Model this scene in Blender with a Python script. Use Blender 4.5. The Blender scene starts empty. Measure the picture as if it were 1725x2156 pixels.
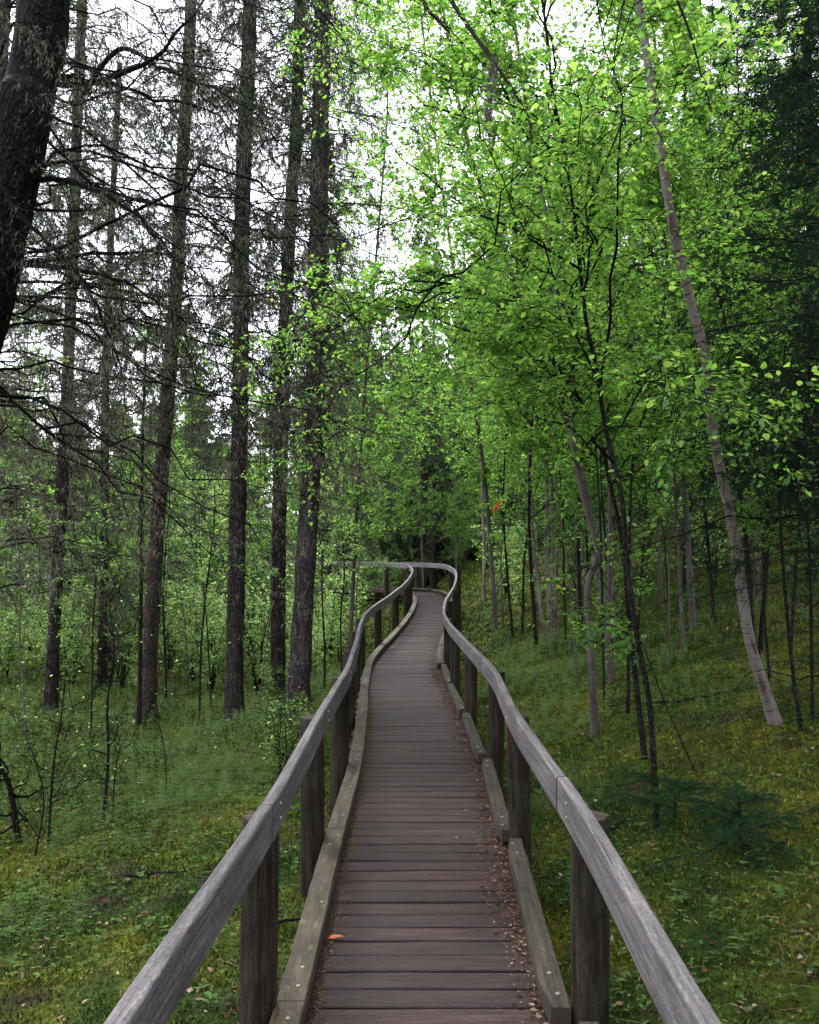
import bpy, math
import numpy as np
from mathutils import Vector
R_ = math.radians
sc = bpy.context.scene
col = sc.collection
# ------------------------------------------------------------------ camera
F, CX, CY, PITCH, CAMZ = 1840.0, 862.5, 1078.0, 3.05, 1.8   # in units of a 1725 x 2156 picture
cd = bpy.data.cameras.new('camera'); cam = bpy.data.objects.new('camera', cd); col.objects.link(cam)
cd.sensor_fit = 'HORIZONTAL'; cd.sensor_width = 36; cd.lens = F/1725*36; cd.clip_end = 600; cd.clip_start = .05
cam.location = (0, 0, CAMZ); cam.rotation_euler = (R_(90+PITCH), 0, 0); sc.camera = cam
# ------------------------------------------------------------------ world, sun, exposure
SUN_EL, SUN_AZ = 58, -25      # azimuth measured from +Y (ahead), negative = left
w = bpy.data.worlds.new('World'); sc.world = w; w.use_nodes = True
nt = w.node_tree; nt.nodes.clear()
sky = nt.nodes.new('ShaderNodeTexSky'); sky.sky_type = 'NISHITA'; sky.sun_disc = False
sky.sun_elevation = R_(SUN_EL); sky.sun_rotation = R_(SUN_AZ)
mx = nt.nodes.new('ShaderNodeMix'); mx.data_type = 'RGBA'; mx.inputs[0].default_value = .86
mx.inputs[7].default_value = (8.3, 8.3, 9.0, 1)        # cloud layer
bg = nt.nodes.new('ShaderNodeBackground'); bg.inputs[1].default_value = .15
wo = nt.nodes.new('ShaderNodeOutputWorld')
nt.links.new(sky.outputs[0], mx.inputs[6]); nt.links.new(mx.outputs[2], bg.inputs[0]); nt.links.new(bg.outputs[0], wo.inputs[0])
sd = bpy.data.lights.new('sun', 'SUN'); sun = bpy.data.objects.new('sun', sd); col.objects.link(sun)
sd.energy = 1.5; sd.angle = R_(14); sd.color = (1, .97, .92)
az, el = R_(SUN_AZ), R_(SUN_EL)
sdir = Vector((math.sin(az)*math.cos(el), math.cos(az)*math.cos(el), math.sin(el)))
sun.rotation_euler = sdir.to_track_quat('Z', 'Y').to_euler(); sun.location = (0, 0, 40)
sc.view_settings.view_transform = 'Standard'; sc.view_settings.look = 'None'
sc.view_settings.exposure = 1.95; sc.view_settings.gamma = 1
cy = sc.cycles
cy.max_bounces = 6; cy.diffuse_bounces = 4; cy.glossy_bounces = 2; cy.transmission_bounces = 4
cy.transparent_max_bounces = 4; cy.use_denoising = True; cy.caustics_reflective = False; cy.caustics_refractive = False

# ------------------------------------------------------------------ maths helpers
pr = R_(PITCH)
Fw = np.array((0, math.cos(pr), math.sin(pr))); Up = np.array((0, -math.sin(pr), math.cos(pr))); Rt = np.array((1., 0, 0))
def at(px, py, d):
    xc, yc = (px-CX)/F, (CY-py)/F
    t = d/(math.cos(pr)-yc*math.sin(pr))
    return np.array((0, 0, CAMZ)) + t*(Fw+xc*Rt+yc*Up)
def proj(p):
    v = np.asarray(p, float)-np.array((0, 0, CAMZ)); z = v@Fw
    return CX+F*(v@Rt)/z, CY-F*(v@Up)/z
def nrm(v): return v/np.maximum(np.linalg.norm(v, axis=-1, keepdims=True), 1e-9)
def sm(a, b, x): t = np.clip((x-a)/(b-a), 0, 1); return t*t*(3-2*t)
def wav(x, y, s=0):
    "smooth pseudo noise about -1..1"
    return (np.sin(x*1.0+1.7*np.sin(y*.63+s)+s*3.1)+np.sin(y*1.13+1.3*np.sin(x*.71+s*2)+s)+np.sin((x+y)*.77+1.9*np.sin((x-y)*.41+s)+s*.7))/3
def catmull(P, per=8):
    P = np.asarray(P, float); P = np.vstack([2*P[0]-P[1], P, 2*P[-1]-P[-2]]); out = []
    for i in range(1, len(P)-2):
        p0, p1, p2, p3 = P[i-1:i+3]
        for t in np.arange(per)/per:
            out.append(.5*((2*p1)+(-p0+p2)*t+(2*p0-5*p1+4*p2-p3)*t*t+(-p0+3*p1-3*p2+p3)*t**3))
    out.append(P[-2]); return np.array(out)
def resample(P, step):
    s = np.concatenate([[0], np.cumsum(np.linalg.norm(np.diff(P, axis=0), axis=1))])
    q = np.arange(0, s[-1]+1e-6, step)
    return np.stack([np.interp(q, s, P[:, k]) for k in range(P.shape[1])], 1), q

# terrain -----------------------------------------------------------
def rise(y): return np.interp(y, [15, 18, 21, 24, 26, 28.5], [0, .15, .37, .6, .74, .80])
def pathx(y): return np.interp(y, [0, 1.7, 3.3, 5.6, 7.5, 9.9, 12.4, 15.1, 17.5, 20, 22.3, 24.2, 27, 29], [0.02, .02, .06, .05, .07, .01, -.05, -.04, .14, .42, .6, .62, .2, .2])
def gz(x, y):
    x = np.asarray(x, float); y = np.asarray(y, float)
    base = -.24+rise(y)*.95
    ur = x-pathx(y)-.75; ul = pathx(y)-.75-x
    right = .19*np.clip(ur, 0, 14)+.05*np.clip(ur-2.6, 0, 12)+.02*np.clip(y, 0, 40)*sm(0, 2.2, ur)+.04*np.clip(ur-14, 0, 60)
    low = -.45-.03*np.clip(y-5, 0, 40)
    z = np.where(ul > 0, base+(low-base)*sm(0, 2.6, ul)*np.where(y > 18, .8, 1), base+right)
    z = np.where((ul > 0) & (y > 27), base-.5*sm(0, 6, ul), z)
    off = np.maximum(ur, ul)
    b = sm(-.3, .8, off)
    z = z+b*(.07*wav(x*1.9, y*1.7, 1)+.05*wav(x*4.1, y*3.8, 2)+.03*wav(x*9, y*9.5, 3)+.018*wav(x*17, y*16, 7))
    z = z-.03*(1-b)*np.abs(wav(x*3, y*3, 5))
    z = z+.5*sm(20, 60, np.abs(x))*wav(x*.1, y*.1, 4)
    return z
def ground_px(px, py):
    "where the ray through a picture point meets the terrain"
    for d in np.arange(1.5, 60, .05):
        p = at(px, py, d)
        if p[2] <= gz(p[0], p[1]): return p
    return at(px, py, 40)

# ------------------------------------------------------------------ mesh builder
class G:
    def __init__(s): s.v = []; s.q = []; s.t = []; s.qm = []; s.tm = []; s.n = 0; s.gr = []
    def add(s, v, f, m=0, gr=None):
        v = np.asarray(v, np.float32).reshape(-1, 3); f = np.asarray(f, np.int64)
        if f.shape[1] == 4: s.q.append(f+s.n); s.qm.append(np.full(len(f), m, np.int32))
        else: s.t.append(f+s.n); s.tm.append(np.full(len(f), m, np.int32))
        s.v.append(v); s.n += len(v)
        s.gr.append(np.zeros((len(v), 3), np.float32) if gr is None else np.asarray(gr, np.float32).reshape(-1, 3))
        return s
    def tris(s): return sum(len(a)*2 for a in s.q)+sum(len(a) for a in s.t)
    def build(s, name, mats, parent=None, base=(0, 0, 0), smooth=True, flatm=()):
        V = np.concatenate(s.v)-np.asarray(base, np.float32)
        Q = np.concatenate(s.q) if s.q else np.zeros((0, 4), np.int64); T = np.concatenate(s.t) if s.t else np.zeros((0, 3), np.int64)
        M = np.concatenate(s.qm+s.tm)
        me = bpy.data.meshes.new(name)
        me.vertices.add(len(V)); me.vertices.foreach_set('co', V.ravel())
        li = np.concatenate([Q.ravel(), T.ravel()]).astype(np.int32)
        me.loops.add(len(li)); me.loops.foreach_set('vertex_index', li)
        ls = np.concatenate([np.arange(len(Q))*4, len(Q)*4+np.arange(len(T))*3]).astype(np.int32)
        me.polygons.add(len(ls)); me.polygons.foreach_set('loop_start', ls)
        me.polygons.foreach_set('loop_total', np.concatenate([np.full(len(Q), 4), np.full(len(T), 3)]).astype(np.int32))
        me.polygons.foreach_set('material_index', M.astype(np.int32))
        sm_ = np.full(len(M), bool(smooth))
        for k in flatm: sm_[M == k] = False
        me.polygons.foreach_set('use_smooth', sm_)
        a = me.attributes.new('gr', 'FLOAT_VECTOR', 'POINT'); a.data.foreach_set('vector', np.concatenate(s.gr).ravel())
        me.update(calc_edges=True)
        if not isinstance(mats, (list, tuple)): mats = [mats]
        for m in mats: me.materials.append(m)
        o = bpy.data.objects.new(name, me); col.objects.link(o)
        if parent is not None: o.parent = parent
        else: o.location = base
        return o

def tube(g, P, r0, r1, sides=4, m=0, cap=False, rr=None):
    "P (N,K,3) polylines, radii r0 -> r1 per polyline"
    P = np.asarray(P, float); N, K, _ = P.shape
    if N == 0: return
    T = nrm(np.gradient(P, axis=1))
    ref = np.where(np.abs(T[:, :1, 2:3]) > .8, np.array([[[1., 0, 0]]]), np.array([[[0, 0, 1.]]]))
    A = nrm(np.cross(T, np.broadcast_to(ref, T.shape))); B = np.cross(T, A)
    r0 = np.broadcast_to(np.asarray(r0, float), (N,)); r1 = np.broadcast_to(np.asarray(r1, float), (N,))
    rad = r0[:, None]+(r1-r0)[:, None]*np.linspace(0, 1, K)[None] if rr is None else rr
    th = np.arange(sides)*2*math.pi/sides
    c, s_ = np.cos(th), np.sin(th)
    V = P[:, :, None]+rad[:, :, None, None]*(c[None, None, :, None]*A[:, :, None]+s_[None, None, :, None]*B[:, :, None])
    L = np.concatenate([np.zeros((N, 1)), np.cumsum(np.linalg.norm(np.diff(P, axis=1), axis=2), axis=1)], 1)
    gr = np.zeros(V.shape); gr[..., 0] = L[:, :, None]; gr[..., 1] = c*.1; gr[..., 2] = s_*.1
    idx = np.arange(N*K*sides).reshape(N, K, sides)
    a = idx[:, :-1]; b = idx[:, 1:]
    Fq = np.stack([a, np.roll(a, -1, 2), np.roll(b, -1, 2), b], -1).reshape(-1, 4)
    g.add(V, Fq, m, gr)

def children(rng, P, per, t=(.2, 1), L=(.3, .6), ang=(40, 70), flat=0., up=0., grav=0., wig=.05, K=5, rel=None, az=None):
    P = np.asarray(P, float); N, Kp, _ = P.shape
    if callable(per): per = per()
    tt = rng.uniform(t[0], t[1], (N, per))
    x = np.clip(tt*(Kp-1), 0, Kp-1.001); i = x.astype(int); f = (x-i)[..., None]; n = np.arange(N)[:, None]
    p = P[n, i]*(1-f)+P[n, i+1]*f; tan = nrm(P[n, i+1]-P[n, i])
    rv = rng.normal(size=(N, per, 3)); rv[..., 2] *= (1-flat)
    if az is not None:
        a = rng.uniform(R_(az[0]), R_(az[1]), (N, per)); rv = np.stack([np.sin(a), np.cos(a), np.zeros_like(a)], -1)
    perp = nrm(rv-(rv*tan).sum(-1, keepdims=True)*tan)
    a = np.radians(rng.uniform(ang[0], ang[1], (N, per)))[..., None]
    d = np.cos(a)*tan+np.sin(a)*perp; d[..., 2] += up; d = nrm(d)
    if callable(L): l = L(tt, rng)
    else: l = rng.uniform(L[0], L[1], (N, per))
    if rel is not None:
        pl = np.linalg.norm(np.diff(P, axis=1), axis=2).sum(1)[:, None]
        l = l*pl*(1-rel*tt)
    s = np.linspace(0, 1, K)
    pts = p[..., None, :]+d[..., None, :]*(l[..., None]*s)[..., None]
    pts[..., 2] += grav*(l[..., None]*s**2)
    wg = np.cumsum(rng.normal(size=(N, per, K, 3)), axis=2)*wig/math.sqrt(K)*l[..., None, None]; wg[:, :, 0] = 0
    pts = pts+wg
    return pts.reshape(N*per, K, 3), l.reshape(-1), tt.reshape(-1)

def onlines(rng, P, n, t=(0, 1)):
    "n random points on each polyline -> pos, tangent"
    N, K, _ = P.shape
    tt = rng.uniform(t[0], t[1], (N, n)); x = np.clip(tt*(K-1), 0, K-1.001); i = x.astype(int); f = (x-i)[..., None]; k = np.arange(N)[:, None]
    return (P[k, i]*(1-f)+P[k, i+1]*f).reshape(-1, 3), nrm(P[k, i+1]-P[k, i]).reshape(-1, 3)

def blades(g, p, d, L, W, m=0, bend=None):
    "thin triangles from p along d"
    n = len(p); d = nrm(d); side = nrm(np.cross(d, np.random.default_rng(n).normal(size=(n, 3))))
    L = np.broadcast_to(L, (n,))[:, None]; W = np.broadcast_to(W, (n,))[:, None]
    V = np.stack([p-side*W/2, p+side*W/2, p+d*L], 1)
    g.add(V, np.arange(n*3).reshape(n, 3), m)

def needles(rng, g, P, n, L, W, m, fwd=.7):
    p, t = onlines(rng, P, n, (.05, 1)); r = rng.normal(size=p.shape)
    d = nrm(nrm(r)+t*fwd+np.array((0, 0, -.15)))
    blades(g, p, d, rng.uniform(.6, 1.2, len(p))*L, rng.uniform(.7, 1.3, len(p))*W, m)

def lichen(rng, g, P, n, L, W, m):
    p, t = onlines(rng, P, n, (.05, 1)); r = rng.normal(size=p.shape)*.35
    d = np.array((0, 0, -1.))+r
    l = L*rng.uniform(.3, 1, len(p))**1.5*1.4
    blades(g, p, d, l, rng.uniform(.5, 1.3, len(p))*W, m)

def leaves(rng, g, p, d, L, m=0, wide=.72, tilt=.45, fine=True, nz=1.0, droop=-.25):
    n = len(p)
    d = nrm(d+np.array((0, 0, droop))*rng.uniform(.2, 1.5, (n, 1)))
    nr = rng.normal(size=(n, 3))*tilt+np.array((0, 0, nz)); s = nrm(np.cross(nr, d)); nn = np.cross(d, s)
    L = (np.broadcast_to(L, (n,))*rng.uniform(.35, 1.25, n))[:, None]; Wd = L*wide*.5
    cup = L*rng.uniform(-.05, .14, (n, 1)); tipd = nn*L*rng.uniform(-.2, .05, (n, 1))
    if fine:
        V = np.stack([p, p+d*L*.28+s*Wd*.95+nn*cup, p+d*L*.66+s*Wd*.72+nn*cup*.6, p+d*L+tipd, p+d*L*.66-s*Wd*.72+nn*cup*.6, p+d*L*.28-s*Wd*.95+nn*cup], 1)
        i = np.arange(n)[:, None]*6
        g.add(V, np.concatenate([i+np.array([0, 1, 2, 3]), i+np.array([0, 3, 4, 5])]), m)
    else:
        V = np.stack([p, p+d*L*.42+s*Wd+nn*cup, p+d*L, p+d*L*.42-s*Wd+nn*cup], 1)
        g.add(V, np.arange(n*4).reshape(n, 4), m)

def leafy(rng, g, P, n, L, m=1, t=(.1, 1), fine=True, tilt=.45, spread=.8, stalk=.02, droop=-.25):
    p, tn = onlines(rng, P, n, t); r = rng.normal(size=p.shape); r[:, 2] *= .35
    d = nrm(tn*.5+nrm(r)*spread)
    leaves(rng, g, p+d*stalk, d, L, m, tilt=tilt, fine=fine, droop=droop)

def trunk(g, path, r0, r1, sides=12, m=0, step=.12, rough=.06, flare=.5, seed=0, pw=1.0):
    P, q = resample(catmull(path, 8), step); K = len(P); t = q/q[-1]
    rr = r0+(r1-r0)*t**pw; rr = rr*(1+flare*np.exp(-q/.22))
    T = nrm(np.gradient(P, axis=0)); A = nrm(np.cross(T, np.array((0, 1., 0)))); B = np.cross(T, A)
    th = np.arange(sides)*2*math.pi/sides; TH, Q = np.meshgrid(th, q)
    rs = rr[:, None]*(1+rough*(wav(np.cos(TH)*3+seed, Q*7+seed, 1)+.7*wav(np.sin(TH)*5+seed, Q*19, 2))+flare*.35*np.exp(-Q/.2)*np.cos(TH*5+seed))
    V = P[:, None]+rs[..., None]*(np.cos(TH)[..., None]*A[:, None]+np.sin(TH)[..., None]*B[:, None])
    gr = np.stack([Q, np.cos(TH)*rr[:, None], np.sin(TH)*rr[:, None]], -1)
    idx = np.arange(K*sides).reshape(K, sides); a = idx[:-1]; b = idx[1:]
    g.add(V, np.stack([a, np.roll(a, -1, 1), np.roll(b, -1, 1), b], -1).reshape(-1, 4), m, gr)
    return P

def boxes(g, C, X, Y, Z, m=0, gr=None):
    "C centre, X/Y/Z half vectors, one box"
    s = np.array([(-1, -1, -1), (1, -1, -1), (1, 1, -1), (-1, 1, -1), (-1, -1, 1), (1, -1, 1), (1, 1, 1), (-1, 1, 1)], float)
    V = np.asarray(C)+s[:, :1]*X+s[:, 1:2]*Y+s[:, 2:]*Z
    g.add(V, [(0, 3, 2, 1), (4, 5, 6, 7), (0, 1, 5, 4), (1, 2, 6, 5), (2, 3, 7, 6), (3, 0, 4, 7)], m, gr)

# ------------------------------------------------------------------ materials
def mat(name, rough=.8, spec=.25):
    m = bpy.data.materials.new(name); m.use_nodes = True; n = m.node_tree; b = n.nodes['Principled BSDF']
    b.inputs['Roughness'].default_value = rough; b.inputs['Specular IOR Level'].default_value = spec
    return m, n, b
def node(n, t, **k):
    o = n.nodes.new(t)
    for a, v in k.items(): setattr(o, a, v)
    return o
def noise(n, vec, scale, detail=4, stretch=None, rough=.6):
    if stretch:
        mp = node(n, 'ShaderNodeMapping'); mp.inputs['Scale'].default_value = stretch; n.links.new(vec, mp.inputs[0]); vec = mp.outputs[0]
    t = node(n, 'ShaderNodeTexNoise'); t.inputs['Scale'].default_value = scale; t.inputs['Detail'].default_value = detail; t.inputs['Roughness'].default_value = rough
    n.links.new(vec, t.inputs['Vector']); return t.outputs['Fac']
def ramp(n, fac, stops):
    r = node(n, 'ShaderNodeValToRGB'); e = r.color_ramp.elements
    while len(e) < len(stops): e.new(.5)
    for q, (p, c) in zip(e, stops): q.position = p; q.color = (*c, 1)
    n.links.new(fac, r.inputs[0]); return r.outputs[0]
def mixc(n, fac, a, b, mode='MIX'):
    x = node(n, 'ShaderNodeMix', data_type='RGBA', blend_type=mode)
    for s, v in ((0, fac), (6, a), (7, b)):
        if isinstance(v, (int, float)): x.inputs[s].default_value = v
        elif isinstance(v, tuple): x.inputs[s].default_value = (*v, 1)
        else: n.links.new(v, x.inputs[s])
    return x.outputs[2]
def bump(n, b, h, strength=.5, dist=.01):
    x = node(n, 'ShaderNodeBump'); x.inputs['Strength'].default_value = strength; x.inputs['Distance'].default_value = dist
    n.links.new(h, x.inputs['Height']); n.links.new(x.outputs[0], b.inputs['Normal'])
def gr(n): return node(n, 'ShaderNodeAttribute', attribute_name='gr').outputs['Vector']
def pos(n): return node(n, 'ShaderNodeTexCoord').outputs['Object']
def rnd(n): return node(n, 'ShaderNodeNewGeometry').outputs['Random Per Island']

def wood(name, c1, c2, c3, rough, spec, bstr=.4, patch=None, patchamt=(.55, .7), streak=40, vary=False):
    m, n, b = mat(name, rough, spec); v = gr(n)
    g1 = noise(n, v, 1, 6, (3, streak, streak)); g2 = noise(n, v, 1, 5, (14, streak*3, streak*3), .7); g3 = noise(n, v, 2.2, 4)
    c = ramp(n, g1, [(.32, c1), (.5, c2), (.7, c3)])
    c = mixc(n, .55, c, ramp(n, g2, [(.35, (.45, .45, .45)), (.6, (1.1, 1.1, 1.1))]), 'MULTIPLY')
    c = mixc(n, .6, c, ramp(n, g3, [(.35, (.6, .6, .6)), (.65, (1.25, 1.22, 1.22))]), 'MULTIPLY')
    ck = noise(n, v, 1, 3, (1.3, 75, 75), .5); c = mixc(n, ramp(n, ck, [(.33, (.85, .85, .85)), (.375, (0, 0, 0))]), c, tuple(q*.35 for q in c1))
    sp = noise(n, v, 1, 2, (60, 110, 110), .5); c = mixc(n, .75, c, ramp(n, sp, [(.3, (.55, .55, .55)), (.5, (1, 1, 1)), (.7, (1.45, 1.42, 1.4))]), 'MULTIPLY')
    if vary: c = mixc(n, 1, c, ramp(n, rnd(n), [(0, (.66, .62, .62)), (.5, (1., .93, .93)), (1, (1.4, 1.30, 1.30))]), 'MULTIPLY')
    if patch: c = mixc(n, ramp(n, noise(n, v, 5, 6, (1, 2.5, 2.5), .7), [(patchamt[0], (0, 0, 0)), (patchamt[1], (1, 1, 1))]), c, patch)
    n.links.new(c, b.inputs['Base Color'])
    h = node(n, 'ShaderNodeMath', operation='ADD'); n.links.new(g1, h.inputs[0]); n.links.new(g2, h.inputs[1]); bump(n, b, h.outputs[0], bstr, .006)
    return m
M = {}
M['deck'] = wood('deck_wood', (.0125, .0062, .0062), (.027, .0135, .0138), (.051, .030, .031), .50, .26, .6, patch=(.020, .0105, .0115), patchamt=(.56, .74), vary=True)
M['rail'] = wood('rail_wood', (.055, .051, .053), (.108, .100, .103), (.185, .172, .172), .6, .35, .5, patch=(.075, .062, .060), patchamt=(.60, .72), streak=60)
M['post'] = wood('post_wood', (.010, .008, .006), (.023, .018, .013), (.046, .037, .027), .85, .1, .8, patch=(.035, .042, .026), patchamt=(.5, .75), streak=34)
M['posttop'] = wood('post_end_wood', (.025, .017, .013), (.05, .036, .027), (.085, .062, .048), .85, .2, .7)
M['kerb'] = wood('kerb_wood', (.026, .019, .011), (.052, .040, .024), (.088, .070, .046), .7, .3, .6, patch=(.11, .115, .06), patchamt=(.58, .72), streak=22)
M['kerbr'] = wood('mossy_kerb_wood', (.020, .016, .012), (.040, .032, .024), (.072, .060, .046), .8, .2, .6, patch=(.038, .042, .020), patchamt=(.52, .72), streak=30)
m, n, b = mat('bolt_steel', .35, .6); b.inputs['Metallic'].default_value = .9; b.inputs['Base Color'].default_value = (.42, .42, .40, 1); M['bolt'] = m

def bark(name, c1, c2, c3, sc_=(5, 26, 26), red=None):
    m, n, b = mat(name, .95, .08); v = gr(n)
    mp = node(n, 'ShaderNodeMapping'); mp.inputs['Scale'].default_value = (20, 42, 42); n.links.new(v, mp.inputs[0])
    vo = node(n, 'ShaderNodeTexVoronoi', feature='F1'); vo.inputs['Scale'].default_value = 1.6; n.links.new(mp.outputs[0], vo.inputs[0])
    g1 = noise(n, v, 1, 7, sc_, .7)
    c = ramp(n, g1, [(.3, c1), (.5, c2), (.68, c3)])
    c = mixc(n, .8, c, ramp(n, vo.outputs['Distance'], [(.1, (1.5, 1.5, 1.5)), (.5, (.22, .22, .22))]), 'MULTIPLY')
    if red: c = mixc(n, ramp(n, noise(n, v, 2.1, 3, (1, 6, 6)), [(.56, (0, 0, 0)), (.68, (1, 1, 1))]), c, red)
    n.links.new(c, b.inputs['Base Color'])
    h = node(n, 'ShaderNodeMath', operation='SUBTRACT'); n.links.new(g1, h.inputs[0]); n.links.new(vo.outputs['Distance'], h.inputs[1]); bump(n, b, h.outputs[0], 1, .02)
    return m
M['bark'] = bark('spruce_bark', (.018, .015, .014), (.046, .040, .037), (.11, .10, .092))
M['barkdark'] = bark('dark_spruce_bark', (.006, .005, .005), (.014, .012, .012), (.034, .030, .030))
M['barkpale'] = bark('pale_spruce_bark', (.035, .029, .026), (.08, .068, .058), (.16, .14, .12), red=(.085, .045, .04))
M['barkscaly'] = bark('scaly_spruce_bark', (.022, .019, .019), (.060, .053, .052), (.16, .145, .14), red=(.085, .055, .05))
M['stem'] = bark('sapling_bark', (.016, .014, .012), (.032, .029, .024), (.060, .055, .046))
def birch(name, k=1.):
    m, n, b = mat(name, .7, .2); v = gr(n)
    c = ramp(n, noise(n, v, 1, 5, (1.6, 9, 9)), [(.3, (.13*k, .10*k, .085*k)), (.5, (.23*k, .195*k, .175*k)), (.7, (.33*k, .295*k, .275*k))])
    mk = noise(n, v, 1, 5, (40, 7, 7), .75)
    c = mixc(n, ramp(n, mk, [(.56, (0, 0, 0)), (.62, (1, 1, 1))]), c, (.035, .028, .024))
    c = mixc(n, ramp(n, noise(n, v, 1, 6, (4.2, 12, 12), .7), [(.57, (0, 0, 0)), (.62, (1, 1, 1))]), c, (.055, .038, .03))
    n.links.new(c, b.inputs['Base Color']); bump(n, b, mk, .8, .008); return m
M['birch'] = birch('birch_bark', .62); M['birchdim'] = birch('dull_birch_bark', .30)
def leafm(name, cols, tr, mix=.5, rough=.5, gloss=.03):
    "thin leaf: diffuse + translucent with a faint gloss"
    m = bpy.data.materials.new(name); m.use_nodes = True; n = m.node_tree; n.nodes.clear()
    c = ramp(n, rnd(n), [(i/(len(cols)-1), q) for i, q in enumerate(cols)])
    t = ramp(n, rnd(n), [(i/(len(tr)-1), q) for i, q in enumerate(tr)])
    d = node(n, 'ShaderNodeBsdfDiffuse'); tl = node(n, 'ShaderNodeBsdfTranslucent'); gl = node(n, 'ShaderNodeBsdfGlossy'); gl.inputs['Roughness'].default_value = rough
    gl.inputs['Color'].default_value = (.8, .9, .8, 1)
    a = node(n, 'ShaderNodeMixShader'); a.inputs[0].default_value = mix; b = node(n, 'ShaderNodeMixShader'); b.inputs[0].default_value = gloss if rough < .65 and 'needle' not in name else .004
    o = node(n, 'ShaderNodeOutputMaterial')
    n.links.new(c, d.inputs[0]); n.links.new(t, tl.inputs[0]); n.links.new(d.outputs[0], a.inputs[1]); n.links.new(tl.outputs[0], a.inputs[2])
    n.links.new(a.outputs[0], b.inputs[1]); n.links.new(gl.outputs[0], b.inputs[2]); n.links.new(b.outputs[0], o.inputs[0]); return m
M['leaf'] = leafm('broad_leaf', [(.032, .085, .024), (.06, .14, .035), (.12, .21, .06)], [(.08, .25, .032), (.22, .48, .055), (.48, .72, .12)], .58)
M['leafshrub'] = leafm('shrub_leaf', [(.06, .13, .035), (.10, .20, .05), (.19, .29, .10)], [(.18, .37, .07), (.38, .60, .14), (.62, .80, .30)], .6)
M['leafdim'] = leafm('understory_leaf', [(.04, .08, .022), (.065, .12, .03), (.10, .16, .04)], [(.08, .2, .03), (.14, .28, .04), (.22, .37, .06)], .4)
M['leaforange'] = leafm('dead_orange_leaf', [(.45, .09, .02), (.6, .16, .04), (.5, .2, .1)], [(.5, .1, .02), (.6, .2, .05)], .4)
M['needle'] = leafm('spruce_needle', [(.018, .045, .022), (.030, .070, .028), (.05, .095, .035)], [(.03, .08, .02), (.05, .11, .03)], .2, .4)
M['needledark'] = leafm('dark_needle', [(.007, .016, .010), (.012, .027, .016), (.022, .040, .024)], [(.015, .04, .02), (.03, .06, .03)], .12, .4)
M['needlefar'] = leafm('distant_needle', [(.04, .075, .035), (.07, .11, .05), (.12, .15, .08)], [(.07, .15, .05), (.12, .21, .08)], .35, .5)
M['lichen'] = leafm('beard_lichen', [(.06, .06, .042), (.14, .138, .105), (.27, .26, .21)], [(.12, .12, .08), (.26, .25, .18)], .4, .9)
M['twig'] = leafm('dead_twig', [(.006, .005, .005), (.013, .012, .011), (.038, .035, .031)], [(.03, .03, .03), (.04, .04, .04)], 0., .9)
M['litter'] = leafm('leaf_litter', [(.05, .025, .015), (.12, .065, .035), (.22, .15, .09), (.36, .30, .22)], [(.1, .05, .02), (.2, .12, .06)], .15, .7)
M['redlitter'] = leafm('needle_litter', [(.03, .014, .010), (.07, .033, .022), (.12, .065, .042), (.24, .17, .12)], [(.1, .04, .02), (.15, .08, .04)], .1, .7)
M['horsetail'] = leafm('feathery_grass', [(.045, .085, .022), (.085, .14, .035), (.15, .20, .055)], [(.12, .24, .045), (.20, .33, .06)], .4, .6)
M['herb'] = leafm('herb_leaf', [(.035, .07, .02), (.065, .12, .03), (.13, .20, .06)], [(.10, .22, .03), (.20, .35, .06)], .35, .7)
def groundcol(n, v):
    big = noise(n, v, .55, 4); mid = noise(n, v, 2.3, 5, None, .65); fin = noise(n, v, 17, 5, None, .7); br = noise(n, v, 1.9, 6, (1, 1, 1), .75)
    c = ramp(n, big, [(.36, (.018, .046, .010)), (.5, (.048, .074, .011)), (.66, (.125, .122, .015))])
    c2 = ramp(n, mid, [(.34, (.014, .034, .008)), (.52, (.052, .074, .012)), (.68, (.15, .148, .02))])
    c = mixc(n, .55, c, c2)
    c = mixc(n, ramp(n, br, [(.54, (0, 0, 0)), (.66, (1, 1, 1))]), c, (.048, .038, .022))
    return c, fin
m, n, b = mat('forest_floor', .95, .1); c, fin = groundcol(n, pos(n))
c = mixc(n, 1, c, ramp(n, fin, [(.35, (.25, .25, .25)), (.65, (1., 1., 1.))]), 'MULTIPLY'); n.links.new(c, b.inputs['Base Color']); bump(n, b, fin, 1, .03); M['ground'] = m
m, n, b = mat('moss_sprig', .9, .1); c, fin = groundcol(n, pos(n))
c = mixc(n, .9, c, ramp(n, rnd(n), [(0, (.35, .4, .35)), (.5, (1.0, 1.1, 1.)), (.85, (1.8, 1.85, 1.5)), (1, (3.0, 2.9, 2.2))]), 'MULTIPLY'); n.links.new(c, b.inputs['Base Color']); M['moss'] = m

# ------------------------------------------------------------------ object helpers
def tag(o, label=None, cat=None, group=None, kind=None):
    for k, v in (('label', label), ('category', cat), ('group', group), ('kind', kind)):
        if v: o[k] = v
    return o
def thing(name, base, label, cat, group=None):
    o = bpy.data.objects.new(name, None); col.objects.link(o); o.location = base; o.empty_display_size = .2
    return tag(o, label, cat, group)
def kids(o): return [c for c in col.objects if c.parent == o]
def copy_tree(root, loc, rz=0, s=1., ch=None):
    r = root.copy(); col.objects.link(r); r.location = loc; r.rotation_euler = (0, 0, rz); r.scale = (s, s, s)
    for c in ch:
        d = c.copy(); col.objects.link(d); d.parent = r
    return r

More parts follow.
